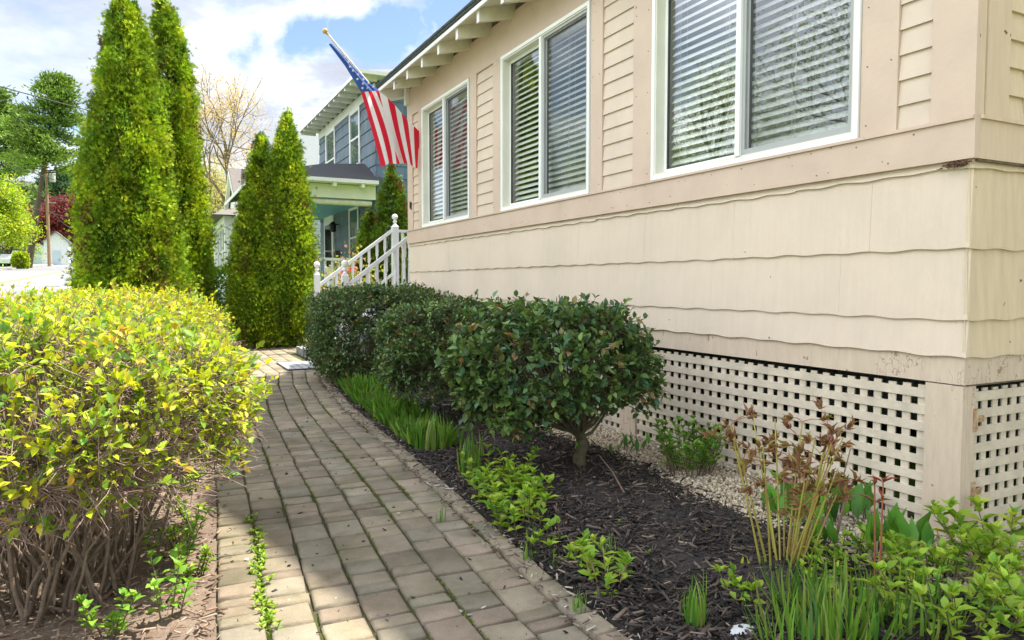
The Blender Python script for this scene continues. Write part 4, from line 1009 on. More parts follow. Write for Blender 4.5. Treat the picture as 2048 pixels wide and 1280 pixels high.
box_hedge('garden_shrub', 'low yellow green bush under the lime trees', *sorted((at(30, 88)[0], at(60, 88)[0])), 86.5, 88, g(87)-.1, g(87)+1.6, 3500, LIME, .25, 'shrub')
# trees across the street that the windows reflect
RG = 'street trees reflected in the porch windows'
for i, (x, y, h_, lab) in enumerate(((-16, 9.5, 10.5, 'spring green tree reflected in the nearest window'), (-18, 18, 12.5, 'tall spring green tree across the street reflected in the middle window'), (-19, 28, 11, 'spring green tree reflected low in the middle window'), (-17, 42, 12, 'yellow green tree reflected in the farthest window'), (-16, 1, 10.5, 'spring green tree reflected at the near edge of the nearest window'))):
    deciduous('street_tree', lab, (x, y, g(y)-.03), h_, .7, [(.26,.36,.02),(.34,.42,.03),(.18,.28,.02)], 42000, .085, .2, 'bark', 4, group=RG, cl=.7, up=.3)
box_hedge('street_hedge', 'sunlit hedge across the street reflected low in the windows', -15.3, -14.0, 4, 52, .0, 1.7, 16000, LIME, .16)

# ------------------------------------------------------------------ hill and far woods
def hill():
    xs = np.linspace(-900, 900, 60); ys = np.linspace(260, 1500, 40); X, Y = np.meshgrid(xs, ys)
    t = np.clip((Y-260)/620, 0, 1); Z = terr(260)-2+t**1.2*(92+10*np.sin(X*.006+1)+5*np.sin(X*.017))-np.clip((X-20)/500, 0, 1)*25*t
    V = np.stack([X, Y, Z], -1).reshape(-1, 3); w = len(xs)
    T = np.array([(j*w+i, j*w+i+1, (j+1)*w+i+1, (j+1)*w+i) for j in range(len(ys)-1) for i in range(w-1)])
    tag(np_mesh('hill', V, T, 'far_green', smooth=True), kind='structure')
    n = 5200; y = rng.uniform(262, 900, n); x = y*rng.uniform(-.26, .32, n); tt = np.clip((y-260)/620, 0, 1)
    z = terr(260)-2+tt**1.2*(92+10*np.sin(x*.006+1)+5*np.sin(x*.017))-np.clip((x-20)/500, 0, 1)*25*tt
    k = 7; P = np.repeat(np.c_[x, y, z+3], k, 0)+rng.normal(size=(n*k, 3))*[2.6, 2.6, 2.6]; S = 3.2*(.6+.6*rng.random(n*k))
    C = np.repeat(mixcol([(.05,.10,.065),(.07,.12,.07),(.10,.135,.08),(.15,.13,.10),(.12,.16,.07)], n, .15), k, 0)
    tag(scatter_obj('far_woods', P, rdir(n*k), rdir(n*k), np.c_[S, S, S*1.25], PEBBLE, C, 'chips'), kind='stuff', label='distant wooded hillside of mixed conifers and bare trees', cat='woods')
hill()

# ------------------------------------------------------------------ blue house
BX = 4.62; BY = 16.0; BY1 = 22.0
B = thing('blue_house', 'slate blue shingled house with white framed windows and open front porch', 'house', (BX, BY, 0))
mb = MB(); mb.box(BX, 11, BY, BY1, .0, 5.75, 'blue_shake'); mb.build('wall', B)
def shakes(mb, axis, a0, a1, z0, z1, pos, m, e=.29):
    z = z0; r_ = np.random.default_rng(3)
    while z < z1:
        zt = min(z+e, z1+.01); p = a0
        while p < a1:
            q = min(p+r_.uniform(.25, .42), a1)
            if axis == 'y': P = [(pos-.004, p+.003, zt), (pos-.004, q-.003, zt), (pos-.024, q-.003, z), (pos-.024, p+.003, z), (pos, q-.003, z), (pos, p+.003, z)]
            else: P = [(p+.003, pos-.004, zt), (q-.003, pos-.004, zt), (q-.003, pos-.024, z), (p+.003, pos-.024, z), (q-.003, pos, z), (p+.003, pos, z)]
            mb.poly(P, [(0, 3, 2, 1), (3, 5, 4, 2), (0, 5, 3), (1, 2, 4)], m); p = q
        z += e
mb = MB(); shakes(mb, 'y', BY, BY1, .3, 5.45, BX, 'blue_shake'); mb.build('shingle_siding', B)
mb = MB(); shakes(mb, 'x', BX, 10, .3, 5.62, BY, 'blue_side'); mb.build('shingle_siding', B)
mb = MB(); mb.box(BX-.03, BX, BY+.0, BY1, 5.38, 5.60, 'white_paint'); mb.build('frieze_board', B)
# hip roof with rafter tails
ex0, ex1, ey0, ey1, ez = BX-.50, 11.5, BY-.5, BY1+.5, 5.70
mb = MB(); rzd = 7.1
mb.poly([(ex0, ey0, ez), (ex1, ey0, ez), (ex1, ey1, ez), (ex0, ey1, ez), (ex0+3.4, (ey0+ey1)/2, rzd), (ex1-3.4, (ey0+ey1)/2, rzd)], [(0, 1, 5, 4), (1, 2, 5), (2, 3, 4, 5), (3, 0, 4)], 'grey_shingle')
rb = mb.build('roof', B)
mb = MB(); mb.box(ex0, ex1, ey0, ey1, ez-.03, ez-.004, 'cream_trim'); mb.build('soffit', rb)
mb = MB(); mb.box(ex0-.015, ex0-.001, ey0, ey1, ez-.06, ez+.02, 'white_paint'); mb.box(ex0, ex1, ey0-.015, ey0-.001, ez-.06, ez+.02, 'white_paint'); mb.build('gutter', rb)
y = ey0+.25
while y < ey1:
    mb = MB(); mb.box(ex0+.01, BX-.031, y, y+.06, ez-.13, ez-.031, 'white_paint'); mb.build('rafter_tail', rb); y += .55
x = BX+.1
while x < 8.5:
    mb = MB(); mb.box(x, x+.06, ey0+.01, BY-.026, ez-.13, ez-.031, 'white_paint'); mb.build('rafter_tail', rb); x += .55
def sash_window(parent, x, y0, y1, z0, z1, axis='y', name='window', curt=None, mull=1, mid=True, frame='white_paint', gl='glass_dark', fw=.09):
    mb = MB(); d = .05
    def bx(mb, a, b_, c, e, d0, d1, m):
        if axis == 'y': mb.box(x-d1, x-d0, a, b_, c, e, m)
        else: mb.box(a, b_, x-d1, x-d0, c, e, m)
    bx(mb, y0, y1, z0-.03, z0+fw*.7, .0245, d+.03, frame); bx(mb, y0, y1, z1-fw, z1, .0245, d, frame); bx(mb, y0, y0+fw, z0+fw*.7, z1-fw, .0245, d, frame); bx(mb, y1-fw, y1, z0+fw*.7, z1-fw, .0245, d, frame)
    if mid: bx(mb, y0+fw, y1-fw, (z0+z1)/2-.02, (z0+z1)/2+.025, .0245, d-.01, frame)
    for k in range(1, mull): q = y0+(y1-y0)*k/mull; bx(mb, q-.02, q+.02, z0+fw*.7, z1-fw, .0245, d-.012, frame)
    w = mb.build(name, parent); mb = MB(); 
    if axis == 'y': mb.poly([(x-.03, y0+fw, z0+fw*.7), (x-.03, y1-fw, z0+fw*.7), (x-.03, y1-fw, z1-fw), (x-.03, y0+fw, z1-fw)], [(0, 3, 2, 1)], gl)
    else: mb.poly([(y0+fw, x-.03, z0+fw*.7), (y1-fw, x-.03, z0+fw*.7), (y1-fw, x-.03, z1-fw), (y0+fw, x-.03, z1-fw)], [(0, 1, 2, 3)], gl)
    mb.build('glass', w)
    mb = MB(); bx(mb, y0+fw, y1-fw, z0+fw*.7, z1-fw, .0246, .027, curt or 'interior'); mb.build('curtain' if curt else 'shade', w); return w
sash_window(B, BX, 17.25, 18.25, 3.95, 5.38, curt='pale_panel'); sash_window(B, BX, 19.85, 21.0, 3.7, 5.38, curt='pale_panel')
sash_window(B, BX, 17.45, 18.4, 1.45, 3.02, curt='interior')
mb = MB(); mb.box(BX-.07, BX-.0245, 20.1, 21.25, .8, 3.02, 'white_paint'); dr = mb.build('door', B)
mb = MB(); mb.box(BX-.085, BX-.071, 20.28, 21.07, 1.55, 2.75, 'glass_dark'); mb.build('pane', dr)
mb = MB(); mb.lathe((BX-.1, 20.24, 1.85), [(.02, -.02), (.03, 0), (.02, .02)], 'black_metal', 8); mb.build('handle', dr)
mb = MB(); mb.lathe((BX-.18, 19.6, 2.50), [(.03, -.02), (.08, .0), (.09, .16), (.11, .17), (.03, .26)], 'black_metal', 8); mb.box(BX-.17, BX-.0245, 19.59, 19.61, 2.68, 2.71, 'black_metal'); mb.build('wall_lantern', B)
mb = MB(); mb.box(BX-.14, BX-.025, 19.5, 19.72, 1.65, 1.98, 'bare_wood_and_shade'); mb.build('mailbox', B)
# porch
PX0 = 2.25
PO = thing('porch', '', '') if False else None
mb = MB(); mb.box(PX0, BX-.001, BY, BY1, .55, .72, 'porch_floor'); mb.box(PX0+.05, BX-.03, BY+.04, BY1, .0, .55, 'white_paint'); mb.build('porch_deck', B)
mb = MB(); mb.box(PX0, BX-.03, BY+.01, BY1, 2.99, 3.02, 'teal_ceiling'); mb.build('porch_ceiling', B)
mb = MB(); mb.box(PX0-.0, BX-.026, BY-.03, BY+.009, 2.98, 3.28, 'cream_trim'); mb.box(PX0-.03, PX0-.001, BY-.03, BY1, 2.98, 3.28, 'cream_trim'); mb.box(PX0-.3, BX-.026, BY-.30, BY-.28, 3.30, 3.38, 'white_paint'); mb.box(PX0-.32, PX0-.3005, BY-.3, BY1+.2, 3.30, 3.38, 'white_paint')
mb.box(PX0-.3, BX-.026, BY-.279, BY-.031, 3.29, 3.31, 'cream_trim')
x = PX0+.1
while x < BX-.2: mb.box(x, x+.07, BY-.275, BY-.031, 3.21, 3.289, 'cream_trim'); x += .62
mb.build('porch_beam', B)
mb = MB(); a0 = (PX0-.3, BY-.3); 
mb.poly([(PX0-.3, BY-.3, 3.385), (BX+.10, BY-.3, 3.385), (BX+.10, BY-.03, 3.48), (BX-.026, BY+.9, 3.93), (BX-.026, BY1, 3.93), (PX0-.3, BY1+.2, 3.385), (BX-.9, BY+1.3, 3.93)],
        [(0, 1, 2, 3, 6), (0, 6, 5), (6, 3, 4, 5)], 'asphalt_shingle'); mb.build('porch_roof', B)
mb = MB(); mb.tube([(PX0+.1, BY+.08, 2.90), (BX-.1, BY+.08, 2.90)], .065, 'soffit_paint', 10); mb.build('rolled_shade', B)
for (x, y) in ((PX0+.08, BY+.1), (PX0+.08, BY1-.15), (PX0+.08, 19.0)):
    mb = MB(); mb.box(x-.09, x+.09, y-.09, y+.09, .721, 2.979, 'white_paint'); mb.build('porch_post', B)
mb = MB(); mb.box(PX0+.18, BX-.03, BY+.05, BY+.11, 1.60, 1.66, 'white_paint'); mb.box(PX0+.18, BX-.03, BY+.06, BY+.10, .80, .84, 'white_paint')
x = PX0+.26
while x < BX-.06: mb.box(x, x+.045, BY+.058, BY+.102, .841, 1.599, 'white_paint'); x += .155
mb.box(PX0+.05, PX0+.11, BY+.2, BY1-.2, 1.60, 1.66, 'white_paint')
y = BY+.3
while y < BY1-.3: mb.box(PX0+.06, PX0+.10, y, y+.045, .721, 1.599, 'white_paint'); y += .155
mb.build('porch_railing', B)

# ------------------------------------------------------------------ pale house with the sunroom
P2 = thing('pale_house', 'pale grey clapboard house with white sunroom behind the middle evergreens', 'house', (2.26, 26, 0))
gb = g(26)-.1
mb = MB(); mb.box(2.26, 5.6, 26.0, 30.7, gb, gb+1.05, 'pale_panel'); mb.box(2.25, 5.62, 25.98, 30.72, 3.12, 3.36, 'white_paint')
mb.build('wall', P2)
mb = MB(); mb.box(2.255, 2.5, 25.99, 26.23, gb, 3.12, 'white_paint'); mb.build('corner_post', P2); mb = MB(); mb.box(2.255, 2.42, 30.5, 30.71, gb, 3.12, 'white_paint'); mb.build('corner_post', P2)
mb = MB(); mb.box(2.40, 5.55, 26.12, 30.6, gb+1.05, 3.12, 'interior'); mb.build('sunroom_core', P2)
sash_window(P2, 26.14, 2.50, 3.6, gb+1.05, 3.12, axis='x', curt='curtain'); sash_window(P2, 26.14, 3.62, 4.8, gb+1.05, 3.12, axis='x', curt='curtain')
for k in range(4): sash_window(P2, 2.42, 26.24+k*1.065, 26.24+(k+1)*1.065-.01, gb+1.05, 3.12, mull=2, curt='pale_panel', fw=.07)
mb = MB(); mb.poly([(1.85, 25.6, 3.37), (6, 25.6, 3.37), (6, 31.1, 3.37), (1.85, 31.1, 3.37), (2.7, 26.7, 3.75), (6, 26.7, 3.75), (6, 30.2, 3.75), (2.7, 30.2, 3.75)], [(0, 1, 5, 4), (1, 2, 6, 5), (2, 3, 7, 6), (3, 0, 4, 7), (4, 5, 6, 7), (3, 2, 1, 0)], 'brown_shingle'); mb.build('roof', P2)
mb = MB(); mb.prism([(26.8, 3.7), (29.2, 5.35), (31.6, 3.7)], 'x', 2.9, 5.0, 'white_paint'); mb.build('gable_wall', P2)
mb = MB(); mb.prism([(26.6, 3.66), (29.2, 5.45), (31.8, 3.66), (31.8, 3.56), (29.2, 5.36), (26.6, 3.56)], 'x', 2.72, 5.0, 'brown_shingle'); r2 = mb.build('roof', P2)
mb = MB(); mb.prism([(26.58, 3.40), (29.2, 5.20), (31.82, 3.40), (31.82, 3.55), (29.2, 5.355), (26.58, 3.55)], 'x', 2.70, 2.84, 'cream_trim'); mb.build('rake_board', P2)
mb = MB(); mb.box(4.3, 5.50, 24.6, 34, gb-.2, 4.7, 'pale_clapboard'); z = gb
while z < 4.6:
    mb.poly([(3.9, 24.585, z+.115), (5.49, 24.585, z+.115), (5.49, 24.565, z), (3.9, 24.565, z), (3.9, 24.59, z), (5.49, 24.59, z)], [(0, 3, 2, 1), (3, 4, 5, 2)], 'pale_clapboard'); z += .11
mb.box(5.38, 5.55, 24.55, 24.6, gb-.2, 4.7, 'white_paint'); mb.build('wall', P2)
mb = MB(); mb.prism([(24.1, 4.65), (29.3, 7.0), (34.5, 4.65), (34.5, 4.55), (24.1, 4.55)], 'x', 4.0, 12.0, 'grey_shingle'); mb.build('roof', P2)

W2 = thing('white_house', 'white building with a flat roof line far behind the pale sunroom', 'house', (1.0, 60, g(60)))
mb = MB(); mb.box(.6, 5.7, 60, 68, g(60)-.2, 7.2, 'white_paint'); mb.build('wall', W2)
mb = MB(); mb.prism([(.3, 7.2), (6.0, 7.2), (5.7, 7.5), (.6, 7.5)], 'y', 59.7, 68.3, 'asphalt_shingle'); mb.build('roof', W2)
for x in (1.2, 2.6): sash_window(W2, 60.0, x, x+.8, 5.0, 6.5, axis='x')
# shed, sign, poles, wires, car
def gable_box(name, label, cat, x0, x1, y0, y1, z0, ze, zr):
    t = thing(name, label, cat, ((x0+x1)/2, y0, z0)); mb = MB(); xm = (x0+x1)/2
    mb.box(x0, x1, y0, y1, z0, ze, 'sign_white'); mb.prism([(x0, ze+.001), (x1, ze+.001), (xm, zr-.05)], 'y', y0, y1, 'sign_white'); mb.build('wall', t)
    mb = MB(); mb.prism([(x0-.25, ze-.05), (xm, zr+.1), (x1+.25, ze-.05), (x1+.25, ze-.17), (xm, zr-.03), (x0-.25, ze-.17)], 'y', y0-.3, y1+.3, 'grey_shingle'); mb.build('roof', t)
    mb = MB(); mb.box(xm-.5, xm+.5, y0-.05, y0-.002, z0, z0+2.1, 'pale_panel'); mb.build('door', t); return t
xs_ = at(112, 118)[0]; gable_box('garden_shed', 'small white shed with gabled roof beside the utility pole', 'shed', xs_-1.3, xs_+1.6, 118, 121, g(118)-.1, g(118)+3.2, g(118)+4.6)
xs_ = at(20, 112)[0]; gable_box('far_cottage', 'pale cottage glimpsed under the lime trees', 'house', xs_-2, xs_+5, 125, 131, g(125)-.1, g(125)+1.9, g(125)+3.0)
sx, sy, sz = at(152, 76); S_ = thing('road_sign', 'octagonal sign seen from its pale back beside the tallest evergreen', 'sign', (sx, sy, sz))
mb = MB(); mb.tube([(sx, sy, sz), (sx, sy, sz+2.2)], .035, 'steel_grey', 6); mb.build('post', S_)
mb = MB(); zc = g(76)+1.9; zc = 1.1+(566-517)/1430*68
mb.prism([(sx+.38*math.cos(R(22.5+45*k)), zc+.38*math.sin(R(22.5+45*k))) for k in range(8)], 'y', sy-.03, sy-.02, 'sign_white'); mb.build('sign_plate', S_)
def upole(label, px, Y, h_, tr=True):
    x, y, z = at(px, Y); t = thing('utility_pole', label, 'utility pole', (x, y, z)); mb = MB(); mb.tube([(x, y, z-.1), (x, y, z+h_)], [.20, .14], 'pole_wood', 8); mb.build('pole', t)
    mb = MB(); mb.box(x-.12, x+.9, y-.06, y+.06, z+h_*.60, z+h_*.60+.12, 'steel_grey'); mb.build('crossarm', t)
    if tr: mb = MB(); mb.lathe((x+.62, y, z+h_-2.6), [(.30, 0), (.34, .05), (.34, 1.1), (.2, 1.2), (.05, 1.3)], 'steel_grey', 12); mb.box(x+.1, x+.4, y-.05, y+.05, z+h_-2.0, z+h_-1.9, 'steel_grey'); mb.build('transformer', t)
    return (x, y, z+h_)
p1 = upole('brown wooden utility pole with grey transformer by the roadside', 100, 105, 13.0)
p2 = upole('farther utility pole just left of the tallest evergreen', 166, 150, 9.8, False)
def wire(label, a, b_, sag, r_=.016):
    a, b_ = Vector(a), Vector(b_); P = []
    for k in range(25): t = k/24; p = a.lerp(b_, t); p.z -= sag*4*t*(1-t); P.append(p)
    mb = MB(); mb.tube(P, r_, 'wire', 5); tag(mb.build('utility_wire'), label, 'wire', 'overhead wires')
wire('service wire crossing behind the evergreens to the blue house', (-9.0, 10.6, 5.35), (4.25, 22.2, 4.75), .30, .011)
wire('topmost of the thin wires over the road left of the tallest evergreen', (-18, 60, 13.5), (3, 84, 8.8), 1.2, .03)
wire('second thin wire over the road from the top', (-18, 60, 12.2), (3, 90, 7.6), 1.2, .03)
wire('third thin wire over the road from the top', (-20, 70, 11.0), (4, 100, 6.8), 1.0, .03)
wire('wire from the utility pole top to the farther pole', p1, p2, 1.2, .025)
wire('low sagging cable between the two utility poles', (p1[0], p1[1], p1[2]-5.2), (p2[0], p2[1], p2[2]-2.2), 1.8, .045)
wire('cable reaching the utility pole from the left', (-16, 55, 6.8), (p1[0], p1[1], p1[2]-5.2), 1.2, .035)
def car(px, Y):
    x, y, z = at(px, Y); t = thing('parked_car', 'white car parked under the lime trees', 'car', (x, y, z)); mb = MB()
    mb.prism([(y-2.1, z+.35), (y+2.1, z+.35), (y+2.15, z+.8), (y+1.2, z+.92), (y+.7, z+1.42), (y-.9, z+1.42), (y-1.5, z+.95), (y-2.15, z+.85)], 'x', x-.85, x+.85, 'sign_white'); mb.build('body', t)
    mb = MB(); mb.prism([(y+1.1, z+.95), (y+.68, z+1.36), (y-.88, z+1.36), (y-1.4, z+.97)], 'x', x-.86, x+.86, 'glass_dark'); mb.build('window', t)
    for dy in (-1.3, 1.3):
        for dx in (-.8, .8):
            mb = MB(); mb.prism([(y+dy+.32*math.cos(k*.5236), z+.34+.32*math.sin(k*.5236)) for k in range(12)], 'x', x+dx-.1, x+dx+.1, 'black_metal'); mb.build('wheel', t)
car(24, 100)

# ------------------------------------------------------------------ small plants in the beds
def blade_clump(name, label, x, y, n, h, w, spread, pal, lean=0, z=.02, group=None, r0=.05, bend=(.3, 1.1), mn='leaf_thin', cat='plant'):
    t = thing(name, label, cat, (x, y, z), group); parts = []
    for bd in (bend[0], (bend[0]+bend[1])/2, bend[1]):
        k = n//3+1; a = rng.random(k)*6.283; r = r0*np.sqrt(rng.random(k)); P = np.c_[x+r*np.cos(a), y+r*np.sin(a), np.full(k, z-.01)]
        o = np.c_[np.cos(a), np.sin(a), np.zeros(k)]; tilt = spread*(.2+.8*rng.random(k))
        D = unit(o*tilt[:, None]+[lean, 0, 1]); L = h*(.55+.5*rng.random(k)); V, T, kk = scatter(P, D, unit(-o+[0, 0, .2]), np.c_[np.full(k, w)*(.7+.5*rng.random(k)), L, -L], blade(bd, 5))
        parts.append((V, T, np.repeat(mixcol(pal, k, .12), kk, 0)))
    V, T, C = merge(parts); np_mesh('leaves', V, T, mn, C, t); return t
GR = [(.08,.21,.028),(.13,.29,.03),(.055,.15,.03),(.20,.34,.045),(.28,.30,.07)]
blade_clump('daylily_clump', 'large clump of arching strap leaves at the bottom edge below the peony', 1.90, 1.50, 190, .22, .011, 1.25, GR, r0=.17)
blade_clump('daylily_clump', 'spiky strap leaved clump at the very bottom edge right of the white stone', 1.68, 1.42, 80, .22, .011, 1.0, GR, r0=.12)
blade_clump('daylily_clump', 'strap leaved clump at the bottom edge under the right edge bushes', 2.12, 1.40, 80, .19, .011, 1.0, GR, r0=.13)
blade_clump('daylily_clump', 'small spiky clump of grassy leaves beside the white stone', 1.50, 1.70, 30, .20, .010, .7, GR, r0=.03)
blade_clump('daffodil_clump', 'upright clump of narrow green leaves in front of the middle shrub', 1.62, 4.35, 110, .26, .011, .30, GR, r0=.12, bend=(.2, .9))
blade_clump('daffodil_clump', 'arching clump of narrow leaves left of the trunked shrub', 1.56, 3.62, 46, .28, .011, .5, GR, r0=.07, bend=(.3, 1.1))
blade_clump('daffodil_clump', 'narrow leaved clump just behind the mixed broad leaves at the path edge', 1.72, 3.95, 34, .20, .010, .4, GR, r0=.08, bend=(.3, 1.1))
for i, (x, y, lab) in enumerate(((1.30, 2.45, 'grass tuft in the paver joint beside the lower bed edge'), (1.25, 1.98, 'grass tuft at the bed edge near the bottom of the picture'), (1.36, 2.33, 'thin grass tuft left of the reddish sprouts'), (1.17, 3.05, 'tiny grass tuft between pavers midway along the path'))):
    blade_clump('grass_tuft', lab, x, y, 14 if i < 3 else 8, .10, .006, .6, GR, z=.0, r0=.02)
def lilies():   # dense band of upright leaves along the bed edge
    parts = []
    for bd in (.3, .8):
        n = 1500; y = 4.3+4.6*rng.random(n)**.95; x = bl(y)+.03+.30*rng.random(n)**1.3; P = np.c_[x, y, np.full(n, .01)]
        D = unit(rng.normal(size=(n, 3))*[.22, .22, 0]+[-.10, 0, 1]); L = (.10+.12*rng.random(n))*(1+.25*np.sin(y*5)); o = rng.normal(size=(n, 3)); o[:, 2] = .2
        V, T, k = scatter(P, D, unit(o), np.c_[.016+.026*rng.random(n)**2, L, -L], blade(bd, 4)); parts.append((V, T, np.repeat(mixcol([(.08,.20,.02),(.14,.29,.03),(.055,.14,.022),(.24,.28,.05)], n, .2, [.34,.3,.28,.08]), k, 0)))
    V, T, C = merge(parts); tag(np_mesh('lily_ground_cover', V, T, 'leaf_thin', C), kind='stuff', label='band of upright bright green lily leaves along the bed edge', cat='ground cover')
lilies()
def leafy(name, label, x, y, stems, h, spread, leaf, pal, stemm='bark_green', wr=.5, pairs=4, z=.02, r0=.05, group=None, tipred=None, cat='plant', mn='leaf_thin', stem_r=.003, start=.3):
    t = thing(name, label, cat, (x, y, z), group); Ls, LP, LD, q = [], [], [], []
    for s in range(stems):
        a = rng.random()*6.28; r = r0*math.sqrt(rng.random()); b = np.array([x+r*math.cos(a), y+r*math.sin(a), z-.015]); hh = h*(.6+.5*rng.random())
        e = b+np.array([math.cos(a)*spread*hh*(.4+.8*rng.random()), math.sin(a)*spread*hh*(.4+.8*rng.random()), hh]); L = bez(b, (b*.5+e*.5)+[0, 0, hh*.12], e, 7); Ls.append(L)
        ph = rng.random()*3.14
        for j in range(pairs):
            f = start+(1-start)*j/(pairs-1) if pairs > 1 else 1; p = b+(e-b)*f+[0, 0, hh*.12*4*f*(1-f)*.5]
            for w in (0, math.pi):
                aa = ph+j*1.57+w; LP.append(p); up = .35+.9*f; LD.append((math.cos(aa), math.sin(aa), up*.6)); q.append(1-.35*abs(f-.55))
        for w in range(3): LP.append(e); aa = rng.random()*6.28; LD.append((math.cos(aa)*.5, math.sin(aa)*.5, 1)); q.append(.65)
    tubes_obj('stem', Ls, [np.linspace(stem_r, stem_r*.5, 7)]*len(Ls), stemm, t, 5)
    LP, LD, q = np.array(LP), unit(np.array(LD)+rng.normal(size=(len(LD), 3))*.2), np.array(q); n = len(LP); L = leaf*q*(.7+.5*rng.random(n))
    Nn = unit(np.cross(LD, np.cross([0, 0, 1.], LD))+rng.normal(size=(n, 3))*.2)
    scatter_obj('leaves', LP, LD, Nn, np.c_[L*wr, L, L*1.3], LEAF, mixcol(pal, n, .12), mn, t); return t
BRT = [(.22,.38,.03),(.30,.46,.04),(.13,.28,.03),(.38,.47,.06)]
leafy('phlox_plant', 'mixed broad leaved bright green plant at the path edge by the trunked shrub', 1.52, 3.06, 22, .17, .55, .068, BRT, r0=.13, pairs=4)
leafy('phlox_plant', 'lower broad leaved plant spilling toward the pavers', 1.42, 2.72, 12, .15, .5, .065, BRT, r0=.10, pairs=3)
leafy('hydrangea_sprout', 'reddish stemmed young sprouts with pale green leaves at the bed corner', 1.46, 2.12, 12, .13, .35, .055, BRT, 'rust', r0=.07, pairs=3)
leafy('seedling', 'single small seedling with four leaves at the bottom of the bed edge', 1.38, 2.02, 3, .07, .4, .05, BRT, r0=.02, pairs=2)
leafy('hydrangea_bush', 'low rounded green bush in the gravel against the lattice', 2.72, 3.12, 40, .27, .42, .060, [(.13,.28,.035),(.20,.38,.04),(.09,.21,.03)], 'twig', r0=.13, pairs=5, stem_r=.0035, cat='shrub')
leafy('hydrangea_bush', 'bright green leafy bush at the right edge in front of the lattice door', 2.88, 1.52, 20, .19, .6, .080, BRT, 'twig', r0=.17, pairs=5, stem_r=.0035, cat='shrub')
leafy('leafy_plant', 'yellow green low plants left of the right edge bush', 2.42, 1.50, 20, .14, .7, .060, BRT, r0=.18, pairs=4)
leafy('leafy_plant', 'yellow green low plants in the bottom right corner', 2.50, 1.18, 24, .17, .7, .065, BRT, r0=.20, pairs=4)
leafy('leafy_plant', 'light green seedlings on the gravel just right of the peony', 2.36, 1.86, 14, .10, .6, .050, BRT, r0=.13, pairs=3)
leafy('phlox_plant', 'narrow row of fresh green leaves filling the bed edge behind the broad leaved plant', 1.60, 3.30, 14, .19, .5, .060, BRT, r0=.10, pairs=4)
leafy('phlox_plant', 'loose bright green leaves by the edging between the two bed corners', 1.44, 2.42, 9, .10, .6, .050, BRT, r0=.10, pairs=2)
leafy('leafy_plant', 'tall light green leafy plant against the corner post', 2.62, 1.66, 9, .12, .5, .065, BRT, r0=.14, pairs=4)
leafy('leafy_plant', 'mat of small round yellow green leaves behind the large strap leaved clump', 2.20, 1.62, 24, .08, .7, .045, BRT, r0=.20, pairs=3)
leafy('leafy_plant', 'bright leaves at the bottom edge right of the large strap leaved clump', 2.18, 1.28, 24, .17, .6, .06, BRT, r0=.16, pairs=3)
leafy('leafy_plant', 'small light green plant left of the large strap leaved clump', 1.78, 1.78, 7, .08, .5, .055, BRT, r0=.06, pairs=2)
leafy('phlox_plant', 'short fresh leaves between the broad leaved plant and the lower spilling one', 1.46, 2.88, 9, .11, .6, .055, BRT, r0=.07, pairs=3)
leafy('phlox_plant', 'low leaves at the bed edge just above the reddish sprouts', 1.42, 2.28, 8, .08, .6, .045, BRT, r0=.07, pairs=2)
blade_clump('grass_tuft', 'grass tuft growing against the edging beside the lower spilling plant', 1.40, 2.58, 16, .13, .006, .6, GR, z=.0, r0=.03)
blade_clump('grass_tuft', 'grass tuft in the mulch behind the reddish sprouts', 1.60, 2.30, 14, .12, .006, .6, GR, z=.01, r0=.03)
def broad(name, label, x, y, n, h, r0, z=.02):   # lily of the valley: paddles standing up
    t = thing(name, label, 'plant', (x, y, z)); a = rng.random(n)*6.28; r = r0*np.sqrt(rng.random(n)); P = np.c_[x+r*np.cos(a)*1.4, y+r*np.sin(a), np.full(n, z+.02)]
    D = unit(rng.normal(size=(n, 3))*[.35, .35, 0]+[0, 0, 1]); L = h*(.6+.5*rng.random(n)); o = rng.normal(size=(n, 3)); o[:, 2] = .1
    scatter_obj('leaves', P, D, unit(o), np.c_[L*.34, L, L*1.2], LEAF, mixcol([(.10,.27,.035),(.15,.36,.04),(.07,.20,.04)], n, .12), 'leaf_thin', t)
    tubes_obj('stem', [np.array([p-[0, 0, .03], p, p+d*l*.3]) for p, d, l in zip(P, D, L)], [np.array([.003, .003, .002])]*n, 'bark_green', t, 4)
broad('lily_plant', 'group of broad dark green paddle leaves by the lattice right of the peony', 2.74, 2.30, 46, .17, .20)
broad('lily_plant', 'broad paddle leaves standing in front of the corner post', 2.62, 1.82, 20, .16, .12)
broad('lily_plant', 'few small paddle leaves at the lattice foot near the corner', 2.45, 2.0, 8, .14, .05)
broad('lily_plant', 'sparse green shoots in the gravel left of the low rounded bush', 2.62, 3.75, 14, .09, .20)
